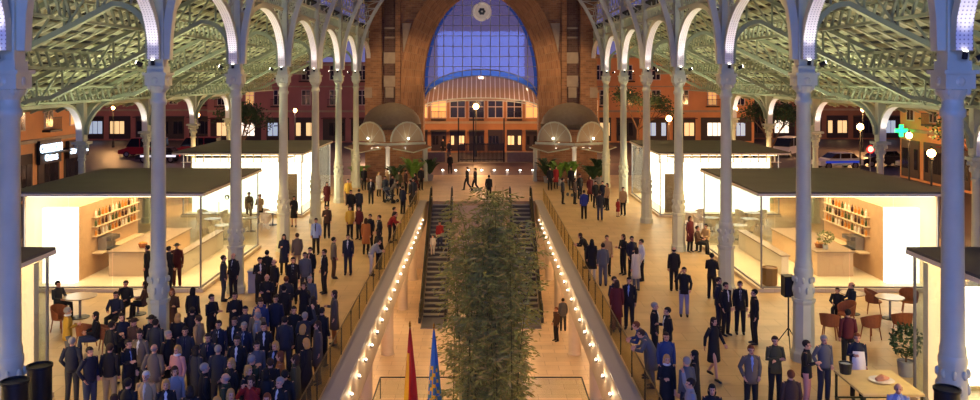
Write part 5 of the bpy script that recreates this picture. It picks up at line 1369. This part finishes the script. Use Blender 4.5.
p(848,309,'stand','sweater','maroon','black','short','dark',170,'waiter in burgundy sweater walking away past the wicker chairs')
p(857,333,'hold','sweater','navy','black','short','red',-10,'waiter in navy with a white apron behind the serving table')
p(898,383,'stand','open','lblue','khaki','bald','grey',-20,'balding person in pale blue shirt at the frame edge before the topiary')
p(712,253,'crossed','jacket','black','black','short','dark',150,'person in black leaning near the fourth column')
p(719,277,'stand','jacket','navy','navy','short','brown',60,'brown-haired person in navy in the suited group by the column')
p(726,282,'stand','suit','black','black','short','black',30,'black-haired person in black suit in the suited group by the column')
p(740,281,'stand','suit','black','black','short','brown',-10,'person in black suit with white shirt facing the group',tie='grey')
p(754,289,'stand','jacket','black','black','short','black',-90,'person in black suit in profile, outermost of the suited group')
p(851,282,'sit','jacket','navy','black','bald','brown',-90,'person in navy lounging in a wicker armchair with arm raised')
p(838,288,'sit','jacket','black','black','short','brown',-30,'small person seated beside the lounging one',sc=.85)
p(697,226,'sit','jacket','brown','black','short','dark',60,'person seated at the far terrace behind the dark red coat')
p(706,224,'sit','jacket','tan','black','short','dark',-60,'person in tan seated at the far terrace table')
p(556,307,'stand','jacket','brown','black','short','red',-60,'person in brown standing on the basement floor beside a pillar',z=-5)
p(563,298,'stand','jacket','grey','dgrey','short','dark',180,'person in grey-blue on the basement floor carrying a bag',z=-5)
# relax so that nobody stands inside somebody else, a column or the railing
obst = [(s*9.6, y, .55) for s in (-1, 1) for y in NY]
for it in range(60):
    for i in range(len(NP)):
        a = NP[i]
        if a[12-9] == 'x' or a[2] < -.5: continue
        for j in range(i+1, len(NP)):
            b = NP[j]
            if abs(a[2]-b[2]) > .5: continue
            dx, dy = b[0]-a[0], b[1]-a[1]; d = math.hypot(dx, dy)
            mn = .47
            if d < mn:
                if d < .01: dx, dy, d = .01, .02, .022
                k = (mn-d)/2/d; a[0] -= dx*k*.7; b[0] += dx*k*.7; a[1] -= dy*k; b[1] += dy*k
        for (ox, oy, r) in obst:
            dx, dy = a[0]-ox, a[1]-oy; d = math.hypot(dx, dy)
            if d < r: a[0] += dx/d*(r-d); a[1] += dy/d*(r-d)
        lim = 4.48 if a[3] != 'lean' else 4.66
        if a[1] < 58 and abs(a[0]) < lim and a[2] == 0: a[0] = math.copysign(lim, a[0])
_labels = set()
for (X, Y, z, P, outfit, top, bot, hair, hc, face, label, sc, shoe, shirt, tie, group) in NP:
    assert label not in _labels, label
    _labels.add(label)
    r = bpy.data.objects.new('person', cached(('body', P), mk_body, P)); COL.objects.link(r)
    r.location = (X, Y, z); r.rotation_euler = (0, 0, R_(face)); wm = .93 if hair in ('bob', 'long') else 1.0
    r.scale = (sc*wm, sc*wm, sc); tag(r, label, 'person')
    child({'coat': 'coat', 'dress': 'coat', 'sweater': 'sweater'}.get(outfit, 'jacket'), cached(('top', P, 'coat' if outfit in ('coat', 'dress') else outfit), mk_top, P, 'coat' if outfit in ('coat', 'dress') else outfit), r, pmat('cloth', CL[top]))
    child('trousers' if outfit != 'dress' else 'skirt', cached(('bot', P, outfit == 'dress'), mk_bottom, P, 'trousers' if outfit != 'dress' else 'skirt'), r, pmat('cloth', CL[bot]))
    child('shoes', cached(('shoes', P), mk_shoes, P), r, pmat('shoe', CL[shoe]))
    child('hair' if hair != 'cap' else 'hat', cached(('hair', P, hair), mk_hair, P, hair), r, pmat('hair', HC[hc]))
    if outfit in ('suit', 'open') and P in ('stand', 'hold', 'pocket', 'walk', 'phone'):
        a, b = cached(('shirt', P), mk_shirt, P); child('shirt', a, r, pmat('cloth', CL[shirt]))
        if tie: child('tie', b, r, pmat('cloth', CL[tie]))
    if 'apron' in label: child('apron', cached(('apron',), mk_apron, P), r, pmat('cloth', CL['white']))
    if 'scarf' in label: 
        m = MB(); m.tube([(.075*math.cos(q*PI/6), -.005+.075*math.sin(q*PI/6), 1.505) for q in range(13)], .03, 6, ref=(0,0,1)); child('scarf', cached(('scarf',), lambda: done(m)), r, pmat('cloth', CL['white']))
# pushchairs
def pushchair(x, y, rz, label):
    t = thing('pushchair', (0,0,0), label, 'pushchair')
    m = MB(); m.ext([(-.22,-.2,.45),(-.22,.25,.42),(-.22,.42,.85),(-.22,.36,.86),(-.22,.18,.5),(-.22,-.2,.52)], (.44,0,0)); m.build('seat', mat('pushchair_cloth', (60,66,80), .8), t)
    m = MB(); m.tube([(-.22,.42,.8),(-.22,.5,1.02),(.22,.5,1.02),(.22,.42,.8)], .018, 6)
    for s in (-1, 1): m.tube([(s*.24,-.35,.12),(s*.24,.42,.82)], .016, 6); m.tube([(s*.24,.35,.12),(s*.24,-.1,.55)], .016, 6)
    m.build('frame', STEEL, t)
    for s in (-1, 1):
        for yy in (-.35, .35): MB().tube([(s*.23,yy,.12),(s*.27,yy,.12)], .12, 12, ref=(0,1,0)).build('wheel', BLACK, t)
    m = MB(); m.ball((0,.25,.85), (.23,.25,.2), 10, 6); m.f = [f for f in m.f if sum(m.v[i][2] for i in f)/len(f) > .86]; m.mi = [0]*len(m.f); m.build('hood', mat('pushchair_cloth'), t)
    t.location = (x, y, 0); t.rotation_euler = (0, 0, rz)
pushchair(-6.05, 57.3, 1.2, 'pushchair with silver frame standing among the far crowd near the void')
pushchair(6.6, 60.5, -1.0, 'pushchair beside the person in brown on the serving-table side')
